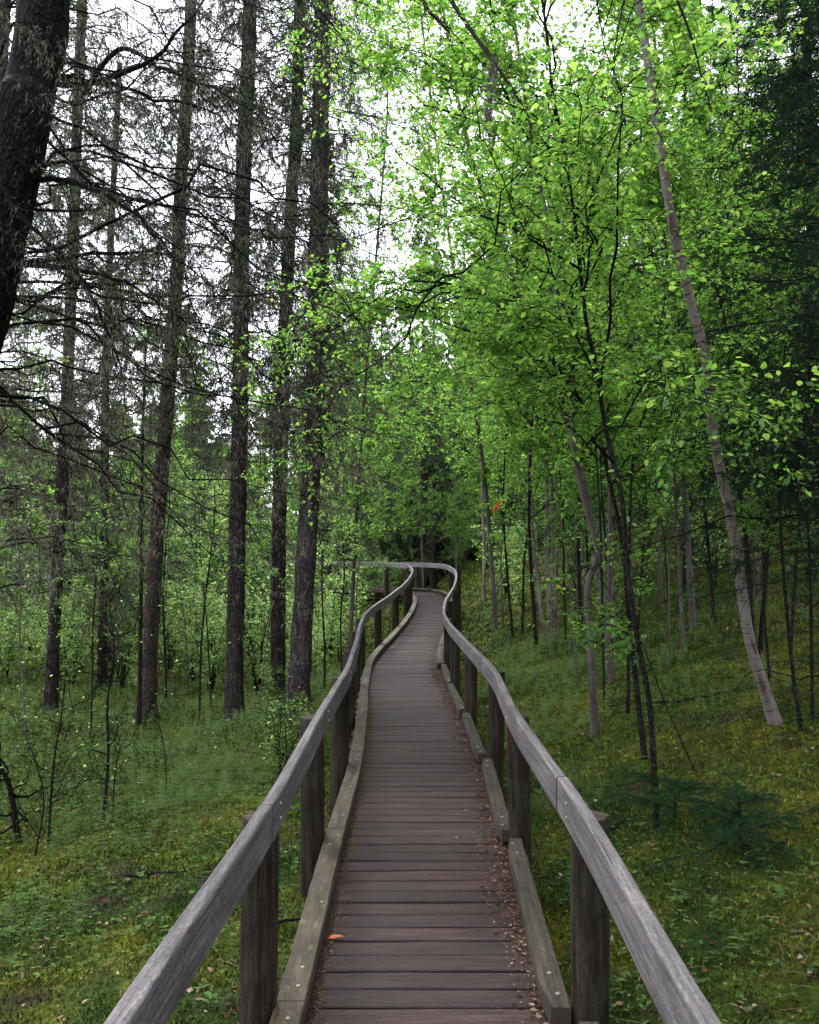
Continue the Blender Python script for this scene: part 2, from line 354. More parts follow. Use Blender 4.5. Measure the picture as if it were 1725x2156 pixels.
# ================================================================== TERRAIN
def axis(lo, hi, fine_lo, fine_hi, st, grow=1.12):
    a = list(np.arange(fine_lo, fine_hi, st)); s = st
    x = fine_hi
    while x < hi: a.append(x); s *= grow; x += s
    a.append(hi); s = st; x = fine_lo-s; b_ = []
    while x > lo: b_.append(x); s *= grow; x -= s
    b_.append(lo); return np.array(b_[::-1]+a)
xs = axis(-150, 150, -6, 6, .075); ys = axis(-40, 220, .5, 20, .085)
X, Y = np.meshgrid(xs, ys); Z = gz(X, Y)
g = G(); idx = np.arange(X.size).reshape(X.shape)
g.add(np.stack([X, Y, Z], -1), np.stack([idx[:-1, :-1], idx[:-1, 1:], idx[1:, 1:], idx[1:, :-1]], -1).reshape(-1, 4))
tag(g.build('ground', M['ground']), kind='structure')

# ================================================================== BOARDWALK
CL = [(0, -1.5), (.02, 0), (.02, 1.7), (.06, 3.3), (.05, 5.6), (.07, 7.5), (.01, 9.9), (-.05, 12.4), (-.04, 15.1), (.14, 17.5), (.42, 20), (.60, 22.3), (.64, 24.3), (.42, 26.1), (-.25, 27.3), (-1.3, 27.8), (-2.6, 28.0), (-4.6, 28.1)]
C2, S2 = resample(catmull(CL, 24), .05)
T2 = nrm(np.gradient(C2, axis=0)); N2 = np.stack([T2[:, 1], -T2[:, 0]], 1)   # to the right
def frame(s):
    p = np.array([np.interp(s, S2, C2[:, k]) for k in (0, 1)]); t = nrm(np.array([np.interp(s, S2, T2[:, k]) for k in (0, 1)])); return p, t, np.array((t[1], -t[0]))
def HR(s): return np.interp(s, [0, 3.2, 6.4, 8.4, 10, 12, 14, 16.5, 19, 26, 40], [.54, .538, .548, .592, .59, .59, .59, .615, .58, .56, .54])   # right rail inner face
def HL(s): return np.interp(s, [0, 3.2, 4.8, 7.3, 9.2, 11.4, 16.5, 19, 26, 40], [.57, .57, .562, .555, .572, .578, .65, .58, .54, .54])
def dz(s):
    p, _, _ = frame(s); return float(rise(p[1])) if p[0] > -1 else .80
rng = np.random.default_rng(3)
g = G(); s = .15
i = 0
while s < S2[-1]-.2:
    p, t, nn = frame(s+.074); z = dz(s+.074)
    a, c_ = HL(s)+rng.uniform(.02, .06), HR(s)+rng.uniform(.02, .06)
    dw = .0692+rng.uniform(-.002, .001); dzj = rng.uniform(-.003, .002); tw = rng.uniform(-.004, .004)
    # plank with chamfered long edges, seven stations along its length so that it can sag and warp
    st = np.linspace(-a, c_, 9); prof = [(-1, -.04), (-1, -.006), (-.93, 0), (.93, 0), (1, -.006), (1, -.04)]
    V = np.zeros((9, 6, 3)); GG = np.zeros((9, 6, 3)); ph = rng.uniform(0, 6)
    for k, q in enumerate(st):
        e = .0016*math.sin(q*5+ph)+.0012*math.sin(q*13+ph*2)
        for j, (u, h) in enumerate(prof):
            V[k, j, :2] = p+nn*q+t*(u*dw+e*(1 if u > 0 else .6)); V[k, j, 2] = z+h+dzj+tw*q+.0015*math.sin(q*3+ph)
            GG[k, j] = (q+i*3.7, u*dw+i*1.3, h+i*.77)
    idx = np.arange(54).reshape(9, 6)
    f = np.stack([idx[:-1], np.roll(idx[:-1], -1, 1), np.roll(idx[1:], -1, 1), idx[1:]], -1).reshape(-1, 4)
    g.add(V, f[:, ::-1], 0, GG); n0 = g.n-54
    g.q.append(np.array([(0, 1, 4, 5), (1, 2, 3, 4), (48+5, 48+4, 48+1, 48+0), (48+4, 48+3, 48+2, 48+1)])+n0); g.qm.append(np.zeros(4, np.int32))
    if s < 17:
        for q in (-a+.16+rng.uniform(-.02, .02), c_-.2+rng.uniform(-.02, .02)):
            for u in (-.04, .042):
                c = p+nn*q+t*(u+rng.uniform(-.004, .004)); th_ = np.arange(6)*1.047; g.add(np.stack([c[0]+.0042*np.cos(th_), c[1]+.0042*np.sin(th_), np.full(6, z+dzj+tw*q+.0035)], 1), [(0, 1, 2, 3), (0, 3, 4, 5)], 1)
    s += .155; i += 1
deck = g.build('boardwalk', [M['deck'], M['bolt']], smooth=False); tag(deck, kind='structure')
for off in (-.45, .5):
    g = G(); q = np.arange(.1, S2[-1]-.1, .4); P = []
    for s in q:
        p, t, nn = frame(s); P.append((*(p+nn*off), dz(s)-.115))
    tube(g, np.array([P]), .07, .07, 4, 0); g.build('joist', M['post'], deck, deck.location)

def sweep(g, s0, s1, off, prof, z0, mi=0, step=.09, tilt=0):
    "sweep a closed profile (side, height) along the walk; positive side = away from the walk centre"
    n = max(2, int((s1-s0)/step)+1); q = np.linspace(s0, s1, n); k = len(prof); V = np.zeros((n, k, 3)); GG = np.zeros((n, k, 3))
    for i, s in enumerate(q):
        p, t, nn = frame(s); sg = 1 if off(s) > 0 else -1; z = dz(s)+z0
        for j, (u, h) in enumerate(prof):
            V[i, j, :2] = p+nn*(off(s)+sg*u); V[i, j, 2] = z+h; GG[i, j] = (s+s0*5, u+s0, h)
    idx = np.arange(n*k).reshape(n, k); f = np.stack([idx[:-1], np.roll(idx[:-1], -1, 1), np.roll(idx[1:], -1, 1), idx[1:]], -1).reshape(-1, 4)
    g.add(V, f, mi, GG)
    for ring in (V[0], V[-1]):
        c = ring.mean(0); vv = np.vstack([ring, c]); g.add(vv, [(a, (a+1) % k, k) for a in range(k)], mi, np.tile(GG[0, 0], (k+1, 1)))
RAILP = [(0, -.138), (0, -.009), (.003, -.003), (.008, 0), (.024, .001), (.040, 0), (.045, -.003), (.048, -.009), (.048, -.138), (.045, -.141), (.003, -.141)]
RAILP = [(u, h) for u, h in RAILP]
JR = [-.0, 3.05, 5.15, 7.2, 9.6, 12.2, 14.5, 16.8, 19.1, 21.4, 23.7, 25.9, 27.0, 28.6, 31.0, 33.3, 35.0]
JR[0] = .1
postS = {'r': [1.55, 3.42+1.5, 5.55+1.5, 7.65+1.5, 9.85+1.5, 12.0+1.5, 14.2+1.5, 15.9+1.5, 17.6+1.5, 19.5+1.5, 21.3+1.5, 23.3+1.5, 25.3+1.5, 27.5+1.5, 29.6+1.5, 31.9+1.5],
         'l': [1.45, 3.42+1.5, 5.45+1.5, 7.35+1.5, 9.4+1.5, 12.0+1.5, 14.3+1.5, 16.8+1.5, 19.3+1.5, 21.7+1.5, 23.7+1.5, 25.4+1.5, 27.6+1.5, 29.9+1.5, 32.2+1.5]}
RT = .90
def build_post(parent, s, sg, k, hfun):
    p, t, nn = frame(s); r = .071+rng.uniform(-.004, .004)*(1 if k > 1 else 0); c = p+nn*sg*(hfun(s)+.084)
    zt = dz(s)+RT-.075+rng.uniform(-.03, .012); zb = float(gz(*c))-.15
    g = G(); n = 14; K = 14; zz = np.linspace(zb, zt, K); th = np.arange(n)*2*math.pi/n; ph = rng.uniform(0, 9); ln = rng.uniform(-.012, .012, 2)
    V = np.zeros((K+1, n, 3)); GG = np.zeros((K+1, n, 3))
    for i in range(K+1):
        z = zz[min(i, K-1)]; rr = r*(1+.03*np.sin(3*th+ph+z*2)+.02*np.sin(7*th+z*5+ph))*(1 if i < K else .9)
        V[i, :, 0] = c[0]+rr*np.cos(th)+ln[0]*(z-zb); V[i, :, 1] = c[1]+rr*np.sin(th)+ln[1]*(z-zb); V[i, :, 2] = z+(.006 if i == K else 0)+.004*np.sin(th+ph)*(i >= K-1)
        GG[i] = np.stack([np.full(n, z+k*3), np.cos(th)*r+k, np.sin(th)*r], -1)
    idx = np.arange((K+1)*n).reshape(K+1, n); a = idx[:-1]; b = idx[1:]
    g.add(V, np.stack([a, np.roll(a, -1, 1), np.roll(b, -1, 1), b], -1).reshape(-1, 4), 0, GG)
    top = V[-1]; g.add(np.vstack([top, top.mean(0)]), [(j, (j+1) % n, n) for j in range(n)], 1, np.vstack([top, top.mean(0)]))
    return g.build('post', [M['post'], M['posttop']], parent, parent.location)
def disc(g, c, r, h, n=7):
    th = np.arange(n)*2*math.pi/n; ring = np.stack([c[0]+r*np.cos(th), c[1]+r*np.sin(th), np.full(n, c[2])], 1); top = ring+np.array((0, 0, h))
    g.add(np.vstack([ring, top, [[c[0], c[1], c[2]+h*1.3]]]), [(j, (j+1) % n, n+(j+1) % n, n+j) for j in range(n)]); g.add(np.vstack([top, [[c[0], c[1], c[2]+h*1.3]]]), [(j, (j+1) % n, n) for j in range(n)])
for side, sg, hf, lab in (('l', -1, HL, 'left grey timber handrail on round posts along the walkway, standing over the lower mossy ground'), ('r', 1, HR, 'right grey timber handrail on round posts along the walkway, below the rising bank')):
    root = thing('handrail', (sg*.62, 3, -.3), lab, 'handrail', 'handrails of the boardwalk')
    js = JR if side == 'r' else [j-.4 if j > 4 else j for j in JR if j != 3.05]
    for a, b in zip(js[:-1], js[1:]):
        g = G(); oj = rng.uniform(-.003, .003); sweep(g, a+.004, b-.004, lambda s: sg*(hf(s)+oj), RAILP, RT+rng.uniform(-.004, .004), 0); rb = g.build('rail_board', M['rail'], root, root.location, smooth=False)
        for ps in postS[side]:
            if a < ps < b and ps < 16:
                for hh in (.045, .10):
                    p, t, nn = frame(ps+.01); c = np.array((*(p+nn*sg*(hf(ps)+oj)), dz(ps)+RT-hh)); q_ = np.array((*(nn*sg), 0)); g = G(); tube(g, np.array([[c-q_*.004, c+q_*.004]]), .008, .008, 8); e_ = c-q_*.0041; th_ = np.arange(8)*.785; u_ = np.array((*t, 0)); rg = e_+.008*(np.cos(th_)[:, None]*u_+np.sin(th_)[:, None]*np.array((0, 0, 1.))); g.add(np.vstack([rg, e_-q_*.002]), [(j, (j+1) % 8, 8) for j in range(8)]); g.build('bolt', M['bolt'], rb, root.location)
    for k, s in enumerate(postS[side]): build_post(root, s, sg, k+(20 if side == 'r' else 0), hf)
# kerbs: left one follows the curve, right one is made of straight, slightly skewed boards
KP = [(0, -.035), (0, .030), (.005, .035), (.108, .035), (.113, .030), (.113, -.035)]
kl = thing('kerb_rail', (-.5, 3, .1), 'weathered brown kerb timber running unbroken along the left edge of the planks', 'kerb', 'kerbs of the boardwalk')
ends = [.1, 2.9, 4.95, 7.1, 9.3, 11.6, 14, 16.4, 18.8, 21.2, 23.6, 25.8, 28, 30.4, 33]
for k, (a, b) in enumerate(zip(ends[:-1], ends[1:])):
    g = G(); sweep(g, a+.003, b-.003, lambda s: -(HL(s)-.10), KP, .068, 0)
    kb = g.build('kerb_board', M['kerb'], kl, kl.location, smooth=False)
    if b < 14:
        for s in (a+.12, a+.28, (a+b)/2-.1, b-.3, b-.13):
            p, t, nn = frame(s); c = p-nn*(HL(s)-.10+.05+rng.uniform(-.02, .03)); g = G(); disc(g, (c[0], c[1], dz(s)+.068+.034), .0085, .004); g.build('bolt', M['bolt'], kb, kl.location)
    for s in (a+.2, b-.2):
        p, t, nn = frame(s); c = p-nn*(HL(s)-.02); g = G(); boxes(g, (c[0], c[1], dz(s)+.0155), np.array((*nn, 0))*.05, np.array((*t, 0))*.09, np.array((0, 0, .0125))); g.build('spacer_block', M['kerb'], kl, kl.location)
kr = thing('kerb_rail', (.6, 3, .1), 'dark mossy kerb timbers in short staggered lengths along the littered right edge of the planks', 'kerb', 'kerbs of the boardwalk')
rs = [p for p in postS['r']]
segs = [(1.75, 3.0), ] 
SEG = [((.53, 1.2), (.60, 3.30)), ((.515, 3.40), (.585, 5.40)), ((.555, 5.56), (.605, 7.52)), ((.575, 7.70), (.57, 9.75)), ((.55, 9.95), (.50, 12.0)), ((.50, 12.15), (.50, 14.2))]
for (a, b) in SEG:
    a, b = np.array(a), np.array(b); t = nrm(b-a); nn = np.array((t[1], -t[0])); g = G(); L = np.linalg.norm(b-a); n = 12
    V = np.zeros((n, 6, 3)); GG = np.zeros((n, 6, 3))
    for i in range(n):
        u = i/(n-1)*L; e = .02 if i in (0, n-1) else 0
        for j, (q, h) in enumerate(KP): V[i, j] = (*(a+t*u+nn*(q*.85+e*(q < .01))), .07+h); GG[i, j] = (u+a[1]*2, q, h+a[1])
    idx = np.arange(n*6).reshape(n, 6); g.add(V, np.stack([idx[:-1], np.roll(idx[:-1], -1, 1), np.roll(idx[1:], -1, 1), idx[1:]], -1).reshape(-1, 4), 0, GG)
    for ring in (V[0], V[-1]): g.add(np.vstack([ring, ring.mean(0)]), [(x, (x+1) % 6, 6) for x in range(6)])
    kb = g.build('kerb_board', M['kerbr'], kr, kr.location, smooth=False)
    for u in (.1, .27, L-.27, L-.1):
        c = a+t*u+nn*(.05+rng.uniform(-.02, .02)); g = G(); disc(g, (c[0], c[1], .07+.034), .011, .006); g.build('bolt', M['bolt'], kb, kr.location)
    for u in (.15, L-.2):
        c = a+t*u+nn*.07; g = G(); boxes(g, (c[0], c[1], .0205), np.array((*nn, 0))*.05, np.array((*t, 0))*.1, np.array((0, 0, .0175))); g.build('spacer_block', M['kerbr'], kr, kr.location)
for a, b in ((15.8, 18), (18.1, 20.3), (20.4, 22.6), (22.7, 24.9), (25, 26.6), (26.7, 28.2), (28.3, 30.5), (30.6, 33)):
    g = G(); sweep(g, a, b, lambda s: HR(s)-.10, KP, .07, 0); g.build('kerb_board', M['kerbr'], kr, kr.location)

# ================================================================== TREES
def dead_crown(rng, g, P, n, t, Lf, fine=1., az=None, lich=1., twigs=7, up=.1, grav=-.35, mw=0, ml=1, r=.011, mb=None, ls=1.):
    b, l, _ = children(rng, P, n, t, Lf, (60, 100), 1., up, grav, .13, 12, az=az)
    tube(g, b, r*(l/1.2)**.7, .002, 5, mw if mb is None else mb)
    c, cl, _ = children(rng, b, twigs, (.12, 1), (.18, .42), (30, 75), .4, -.05, -.45, .16, 6, rel=.5)
    tube(g, c, .0042*fine, .0016*fine, 3, mw)
    d, dl, _ = children(rng, c, 5, (.1, 1), (.2, .5), (30, 80), .2, -.1, -.2, .2, 4, rel=.3)
    tube(g, d, .0022*fine, .0010*fine, 3, mw)
    if lich > 0:
        lichen(rng, g, b, int(22*lich), .11*ls, .007*fine, ml); lichen(rng, g, c, max(1, int(10*lich)), .085*ls, .006*fine, ml)
        lichen(rng, g, d, max(1, int(5*lich)), .05*ls, .005*fine, ml)
def live_crown(rng, g, P, n, t, Lf, twigs=16, nn=16, NL=.05, NW=.006, up=.05, grav=-.35, az=None, mw=0, mn=2, sub=3, r=.014):
    b, l, _ = children(rng, P, n, t, Lf, (65, 100), 1., up, grav, .06, 8, az=az)
    tube(g, b, r, .003, 4, mw)
    c, cl, _ = children(rng, b, twigs, (.12, 1), (.22, .40), (40, 70), .75, -.1, -.5, .10, 5, rel=.6)
    tube(g, c, .003, .0015, 3, mw)
    needles(rng, g, c, nn, NL, NW, mn); needles(rng, g, b, nn, NL, NW, mn)
    if sub:
        d, dl, _ = children(rng, c, sub, (.15, .95), (.25, .5), (35, 60), .6, -.05, -.3, .1, 4, rel=.3)
        needles(rng, g, d, max(4, nn//2), NL, NW, mn)
def broad_crown(rng, g, P, n1, t, L1, LL=.05, n2=9, n3=5, nl=6, up=.35, grav=-.12, ang=(40, 75), az=None, mw=0, ml=1, fine=True, r=.012, tilt=.45):
    b, l, _ = children(rng, P, n1, t, L1, ang, .5, up, grav, .10, 9, az=az)
    tube(g, b, r*.55*(l/1.3)**.8, .002, 5, mw)
    c, cl, _ = children(rng, b, n2, (.15, 1), (.22, .48), (30, 60), .8, .05, -.15, .12, 6, rel=.45)
    tube(g, c, .0035, .0016, 3, mw)
    d, dl, _ = children(rng, c, n3, (.1, 1), (.25, .6), (30, 60), .8, 0, -.1, .1, 4, rel=.3)
    tube(g, d, .0018, .001, 3, mw)
    leafy(rng, g, c, nl, LL, ml, fine=fine, tilt=tilt); leafy(rng, g, d, nl, LL, ml, fine=fine, tilt=tilt)

def px_path(pts, d0=None, ground=True):
    P = [at(*p) for p in pts]
    if ground: P[0][2] = float(gz(P[0][0], P[0][1]))-.06
    return np.array(P)
def tree(name, label, cat, pts, r0, r1, bmat, crown, mats, seed, ext=None, group=None, sides=12, rough=.06, flare=.5, extra=None, pw=1.):
    rng = np.random.default_rng(seed); P = px_path(pts)
    if ext is not None: P = np.vstack([P, P[-1]+np.array(ext)])
    base = tuple(P[0]); base = (base[0], base[1], base[2]+.06)
    root = thing(name, base, label, cat, group)
    g = G(); TP = trunk(g, P, r0, r1, sides, 0, rough=rough, flare=flare, seed=seed, pw=pw)
    g.build('trunk', bmat, root, base)
    if crown:
        g = G(); crown(rng, g, TP[None]); g.build('crown', mats, root, base)
    if extra: extra(rng, root, base, TP)
    return root
DM = [M['twig'], M['lichen'], M['needle'], M['barkdark']]
# --- near dark leaning spruce on the far left
def crT1(rng, g, P):
    dead_crown(rng, g, P, 64, (.26, .82), lambda t, r: r.uniform(.9, 2.3, t.shape), .65, az=(25, 112), lich=1.4, twigs=13, r=.007, grav=-.42, mb=3, ls=.45)
    dead_crown(rng, g, P, 14, (.5, .9), lambda t, r: r.uniform(.8, 1.8, t.shape), .7, az=(175, 400), lich=.25, twigs=9, r=.007, mb=3, ls=.45)
    live_crown(rng, g, P, 26, (.62, 1), lambda t, r: r.uniform(1.2, 2.2, t.shape), NL=.03, NW=.004, nn=26)
def limbT1(rng, root, base, TP):
    for pts, r in (([(150, 215, 4.6), (235, 100, 4.9), (330, 130, 4.7), (450, 180, 4.4), (500, 205, 4.2)], .018), ([(110, 170, 4.5), (200, 165, 4.5), (330, 110, 4.3), (420, 10, 4.2), (480, -60, 4.1)], .016),
                   ([(60, 370, 4.5), (150, 375, 4.4), (230, 410, 4.2), (310, 470, 4.1), (380, 560, 4.0)], .018), ([(20, 560, 4.5), (100, 545, 4.4), (240, 525, 4.3), (340, 520, 4.2), (440, 570, 4.1)], .014),
                   ([(0, 380, 4.4), (60, 450, 4.3), (150, 560, 4.2), (230, 680, 4.1), (280, 780, 4.1)], .015), ([(40, 560, 4.5), (150, 580, 4.3), (260, 620, 4.2), (380, 700, 4.2)], .012),
                   ([(120, 160, 4.6), (220, 185, 4.6), (330, 215, 4.5), (450, 240, 4.5), (500, 290, 4.4)], .012), ([(-60, 350, 4.0), (40, 40, 3.9), (140, 140, 3.9), (200, 220, 3.9)], .006)):
        g = G(); P = catmull([at(*p) for p in pts], 5)[None]; P = P+np.cumsum(rng.normal(size=P.shape), 1)*.007; K_ = P.shape[1]
        tube(g, P, r, r, 7, 3, rr=(r*.85*(1-np.linspace(0, 1, K_))**.8+.0025)[None]*rng.uniform(.85, 1.15, (1, K_)))
        c, cl, _ = children(rng, P, 26, (.12, 1), (.10, .38), (30, 80), .4, -.15, -.5, .22, 7, rel=.4); tube(g, c, .0036, .0012, 3, 0)
        d, dl, _ = children(rng, c, 5, (.1, 1), (.2, .5), (30, 80), .2, -.1, -.25, .2, 4, rel=.3); tube(g, d, .0018, .0008, 3, 0)
        lichen(rng, g, P, 130, .05, .004, 1); lichen(rng, g, c, 14, .045, .0035, 1); lichen(rng, g, d, 5, .03, .003, 1)
        g.build('dead_branch', [M['twig'], M['lichen'], M['needle'], M['barkdark']], root, base)
tree('spruce_tree', 'big near-black spruce trunk leaning in at the top left corner with bare drooping limbs', 'tree',
     [(-370, 1900, 4.9), (-190, 1200, 4.7), (-62, 760, 4.5), (-18, 560, 4.5), (18, 400, 4.5), (58, 200, 4.5), (94, 0, 4.6)], .15, .115, M['barkdark'], crT1, DM, 11, ext=(.6, .2, 6), rough=.09, extra=limbT1, sides=18)
# --- the row of spruces on the left
def crL(nd, nl, dl=(.5, 1.9), ll=(.9, 2.2), t0=.12, lich=1., az=None, tl=.30):
    def f(rng, g, P):
        dead_crown(rng, g, P, int(nd*1.5), (t0, .66), lambda t, r: r.uniform(*dl, t.shape), 1.5, lich=lich*1.2, az=az, twigs=9)
        live_crown(rng, g, P, nl, (tl, .85), lambda t, r: (ll[0]+(ll[1]-ll[0])*r.uniform(.3, 1, t.shape))*(1.15-t*.9)*1.5, twigs=14, nn=14, NL=.065, NW=.011, sub=3)
        l2, _, _ = children(rng, P, nl, (.16, .7), lambda t, r: r.uniform(.6, 1.8, t.shape), (70, 100), 1., 0, -.6, .1, 8)
        tube(g, l2, .009, .003, 3, 0); l3, _, _ = children(rng, l2, 10, (.1, 1), (.2, .45), (40, 80), .5, -.1, -.5, .12, 6, rel=.4); tube(g, l3, .003, .001, 3, 0); lichen(rng, g, l2, 90, .18, .010, 1); lichen(rng, g, l3, 26, .13, .008, 1)
    return f
tree('spruce_tree', 'leftmost slim grey spruce of the row, half hidden by beards of pale lichen', 'tree', [(106, 1486, 14.5), (118, 1250, 14.5), (132, 1000, 14.5), (142, 800, 14.6), (155, 500, 14.7), (165, 200, 14.8)], .105, .08, M['bark'], crL(70, 44, (.7, 2.2), lich=2.2, t0=.16, tl=.24), DM, 21, ext=(.1, .2, 8), pw=.8)
tree('spruce_tree', 'spruce with reddish brown lower trunk, pale above, beside a thin black pole stem', 'tree', [(308, 1497, 13.5), (318, 1330, 13.5), (335, 1060, 13.5), (352, 850, 13.5), (372, 600, 13.6), (380, 400, 13.7), (400, 60, 13.8)], .125, .085, M['barkpale'], crL(60, 30, (.5, 1.7), lich=1.6, t0=.22), DM, 22, ext=(.1, .2, 7), pw=.8)
tree('spruce_tree', 'straight dark grey spruce trunk standing alone', 'tree', [(492, 1515, 12.8), (496, 1300, 12.8), (500, 1100, 12.8), (506, 850, 12.8), (508, 600, 12.8), (514, 320, 12.9), (526, 40, 13)], .135, .10, M['bark'], crL(70, 34, lich=1.3, t0=.2), DM, 23, ext=(.1, .2, 8), pw=.8)
tree('spruce_tree', 'narrow spruce trunk close on the left of the scaly thick one by the handrail', 'tree', [(585, 1478, 13.5), (586, 1250, 13.5), (590, 1000, 13.5), (598, 750, 13.5), (612, 450, 13.6), (628, 150, 13.7)], .12, .085, M['bark'], crL(66, 34, lich=1.2, t0=.2), DM, 24, ext=(.1, .2, 8), pw=.8)
tree('spruce_tree', 'thick scaly-barked spruce nearest the left handrail, its foot swelling out', 'tree', [(628, 1505, 12.6), (640, 1250, 12.6), (655, 1000, 12.6), (664, 800, 12.6), (668, 600, 12.7), (672, 350, 12.8), (680, 40, 12.9)], .155, .105, M['barkscaly'], crL(60, 40, (.4, 1.6), lich=1.4, t0=.2), DM, 25, ext=(.1, .2, 8), pw=.8)
tree('spruce_tree', 'spruce wrapped in hanging grey lichen at the very left edge', 'tree', [(-40, 1560, 11), (-30, 1200, 11), (-22, 900, 11), (-10, 400, 11.1)], .10, .08, M['bark'], crL(60, 44, (.8, 2.2), lich=2., t0=.14, tl=.26), DM, 27, ext=(.1, .2, 9), pw=.8)
tree('spruce_tree', 'shaggy small spruce behind, seen between the slim trunk and the reddish one', 'tree', [(215, 1440, 18), (220, 1100, 18), (225, 700, 18)], .10, .06, M['bark'], crL(50, 44, (.8, 2.2), lich=2., t0=.1, tl=.14), DM, 28, ext=(.1, .2, 6), pw=.8)
tree('pole_stem', 'thin straight black pole stem just left of the reddish spruce trunk', 'tree', [(293, 1515, 13), (297, 1250, 13), (300, 950, 13.1), (308, 700, 13.2)], .035, .015, M['stem'], lambda r, g, P: dead_crown(r, g, P, 26, (.25, .98), lambda t, q: q.uniform(.3, .9, t.shape), 1.4, lich=.6, twigs=4), DM, 26, flare=.2)

# --- broadleaf trees on the right
BM = [M['stem'], M['leaf']]
def crB(n1, t, L1, LL=.05, **k):
    return lambda rng, g, P: broad_crown(rng, g, P, n1, t, lambda tt, r: r.uniform(*L1, tt.shape), LL, **k)
tree('birch_tree', 'leaning pale birch with pinkish grey bark and dark bands, right of the slender green-leaved stems', 'tree',
     [(1640, 1562, 7.6), (1612, 1460, 7.6), (1575, 1330, 7.6), (1545, 1120, 7.5), (1505, 930, 7.4), (1492, 780, 7.3), (1450, 620, 7.2), (1418, 480, 7.1), (1392, 320, 7), (1368, 160, 7), (1345, 0, 7)], .050, .026, M['birch'], crB(34, (.5, 1), (.7, 2.0), .046, r=.008, n2=11, nl=7, up=.2, tilt=.3, az=(-75, 75)), BM, 31, ext=(-.3, .1, 2.2), flare=.35, rough=.05)
tree('sapling_tree', 'slender dark stem that forks high up, rooted nearest the right handrail', 'tree',
     [(1384, 1700, 6.0), (1370, 1500, 6), (1345, 1360, 6.0), (1322, 1200, 6.0), (1310, 1050, 6), (1275, 900, 6), (1258, 780, 6), (1235, 680, 6), (1215, 500, 5.9), (1190, 320, 5.9), (1165, 200, 5.9), (1150, 60, 5.8)], .022, .008, M['stem'], crB(32, (.40, 1), (.8, 2.5), .041, n2=11, n3=6, nl=7, up=.15, tilt=.3, az=(165, 400)), BM, 32, ext=(-.1, 0, .8), flare=.2, rough=.04)
tree('sapling_tree', 'dark stem bowing far out to the left over the walk, behind the forked one', 'tree',
     [(1358, 1480, 7.4), (1328, 1330, 7.4), (1312, 1150, 7.4), (1285, 1020, 7.3), (1262, 920, 7.2), (1195, 800, 7.0), (1120, 710, 6.8), (1045, 640, 6.5), (960, 600, 6.3), (850, 590, 6.1)], .026, .008, M['stem'], crB(36, (.46, 1), (.7, 2.2), .041, up=.15, n2=11, n3=6, nl=7, tilt=.3), BM, 33, flare=.2, rough=.04)
tree('birch_tree', 'green birch whose own trunk hides behind its leaves, reaching left over the walk', 'tree',
     [(1290, 1400, 10.6), (1262, 1200, 10.6), (1215, 950, 10.6), (1140, 750, 10.4), (1050, 500, 10.2), (985, 300, 10), (940, 60, 10)], .04, .012, M['birchdim'], crB(46, (.38, 1), (.9, 2.8), .045, n2=10, n3=6, nl=7, up=.15, tilt=.3), BM, 35, ext=(-.2, 0, 1.5), flare=.2)
tree('birch_tree', 'tall green birch on the slope behind the pale leaning one', 'tree',
     [(1460, 1290, 13), (1440, 1000, 13), (1420, 700, 13), (1390, 400, 13), (1380, 100, 13)], .05, .02, M['birchdim'], crB(42, (.3, 1), (.9, 2.8), .056, n2=11, n3=6, nl=7, fine=False), BM, 36, ext=(-.2, 0, 2), flare=.2)
tree('birch_tree', 'feathery green birch rising over the far walk, its top against the white sky', 'tree',
     [(1045, 1235, 19), (1020, 1000, 19), (975, 700, 19), (925, 350, 18.5), (890, 60, 18)], .05, .02, M['birchdim'], crB(50, (.2, .9), (.8, 2.6), .058, n2=11, n3=6, nl=6, fine=False), BM, 37, ext=(-.2, 0, 2), flare=.2)
tree('birch_tree', 'green birch left of the walk, in the gap right of the scaly spruce', 'tree',
     [(735, 1400, 16), (750, 1100, 16), (770, 800, 16), (800, 450, 16), (815, 250, 16)], .04, .015, M['birchdim'], crB(56, (.15, .95), (.7, 2.2), .052, n2=10, n3=6, nl=6, fine=False), BM, 38, ext=(0, 0, 1), flare=.2)
tree('birch_tree', 'crooked dull birch with a knobbly bend near its foot, in a dark hollow of moss', 'tree',
     [(1254, 1492, 9.0), (1243, 1350, 9), (1238, 1235, 9), (1258, 1165, 9), (1232, 1060, 9), (1210, 950, 9), (1202, 830, 9), (1182, 700, 9), (1164, 580, 9), (1150, 450, 9), (1122, 330, 9), (1105, 200, 9)], .039, .014, M['birchdim'], crB(34, (.34, 1), (.9, 3.0), .047, n2=11, n3=6, nl=7, up=.15, tilt=.3), BM, 34, ext=(-.2, 0, 1.5), flare=.4, rough=.08)
k = 0
for pts, r, lab in (([(1160, 1310, 15.5), (1152, 1180, 15.5), (1152, 1050, 15.5), (1148, 850, 15.5), (1140, 600, 15.5)], .042, 'pale birch stem, middle and palest of the clump of three beside the walk'),
                    ([(1148, 1305, 15.4), (1128, 1180, 15.4), (1115, 1000, 15.3), (1110, 820, 15.2), (1090, 600, 15)], .036, 'greyish birch stem, left of the clump of three beside the walk'),
                    ([(1172, 1310, 15.8), (1165, 1150, 15.8), (1162, 950, 15.9), (1175, 700, 16)], .036, 'slim birch stem, right of the clump of three beside the walk'),
                    ([(1020, 1190, 24), (1018, 1100, 24), (1012, 950, 24), (1000, 700, 24)], .045, 'thin pale birch by the bend where the walk turns left')):
    k += 1; tree('birch_tree', lab, 'tree', pts, r, r*.45, M['birch'], crB(34, (.35, 1), (.9, 2.4), .075, fine=False, nl=6, n3=6), [M['stem'], M['leaf']], 40+k, ext=(0, 0, 2.5), flare=.3, sides=8)
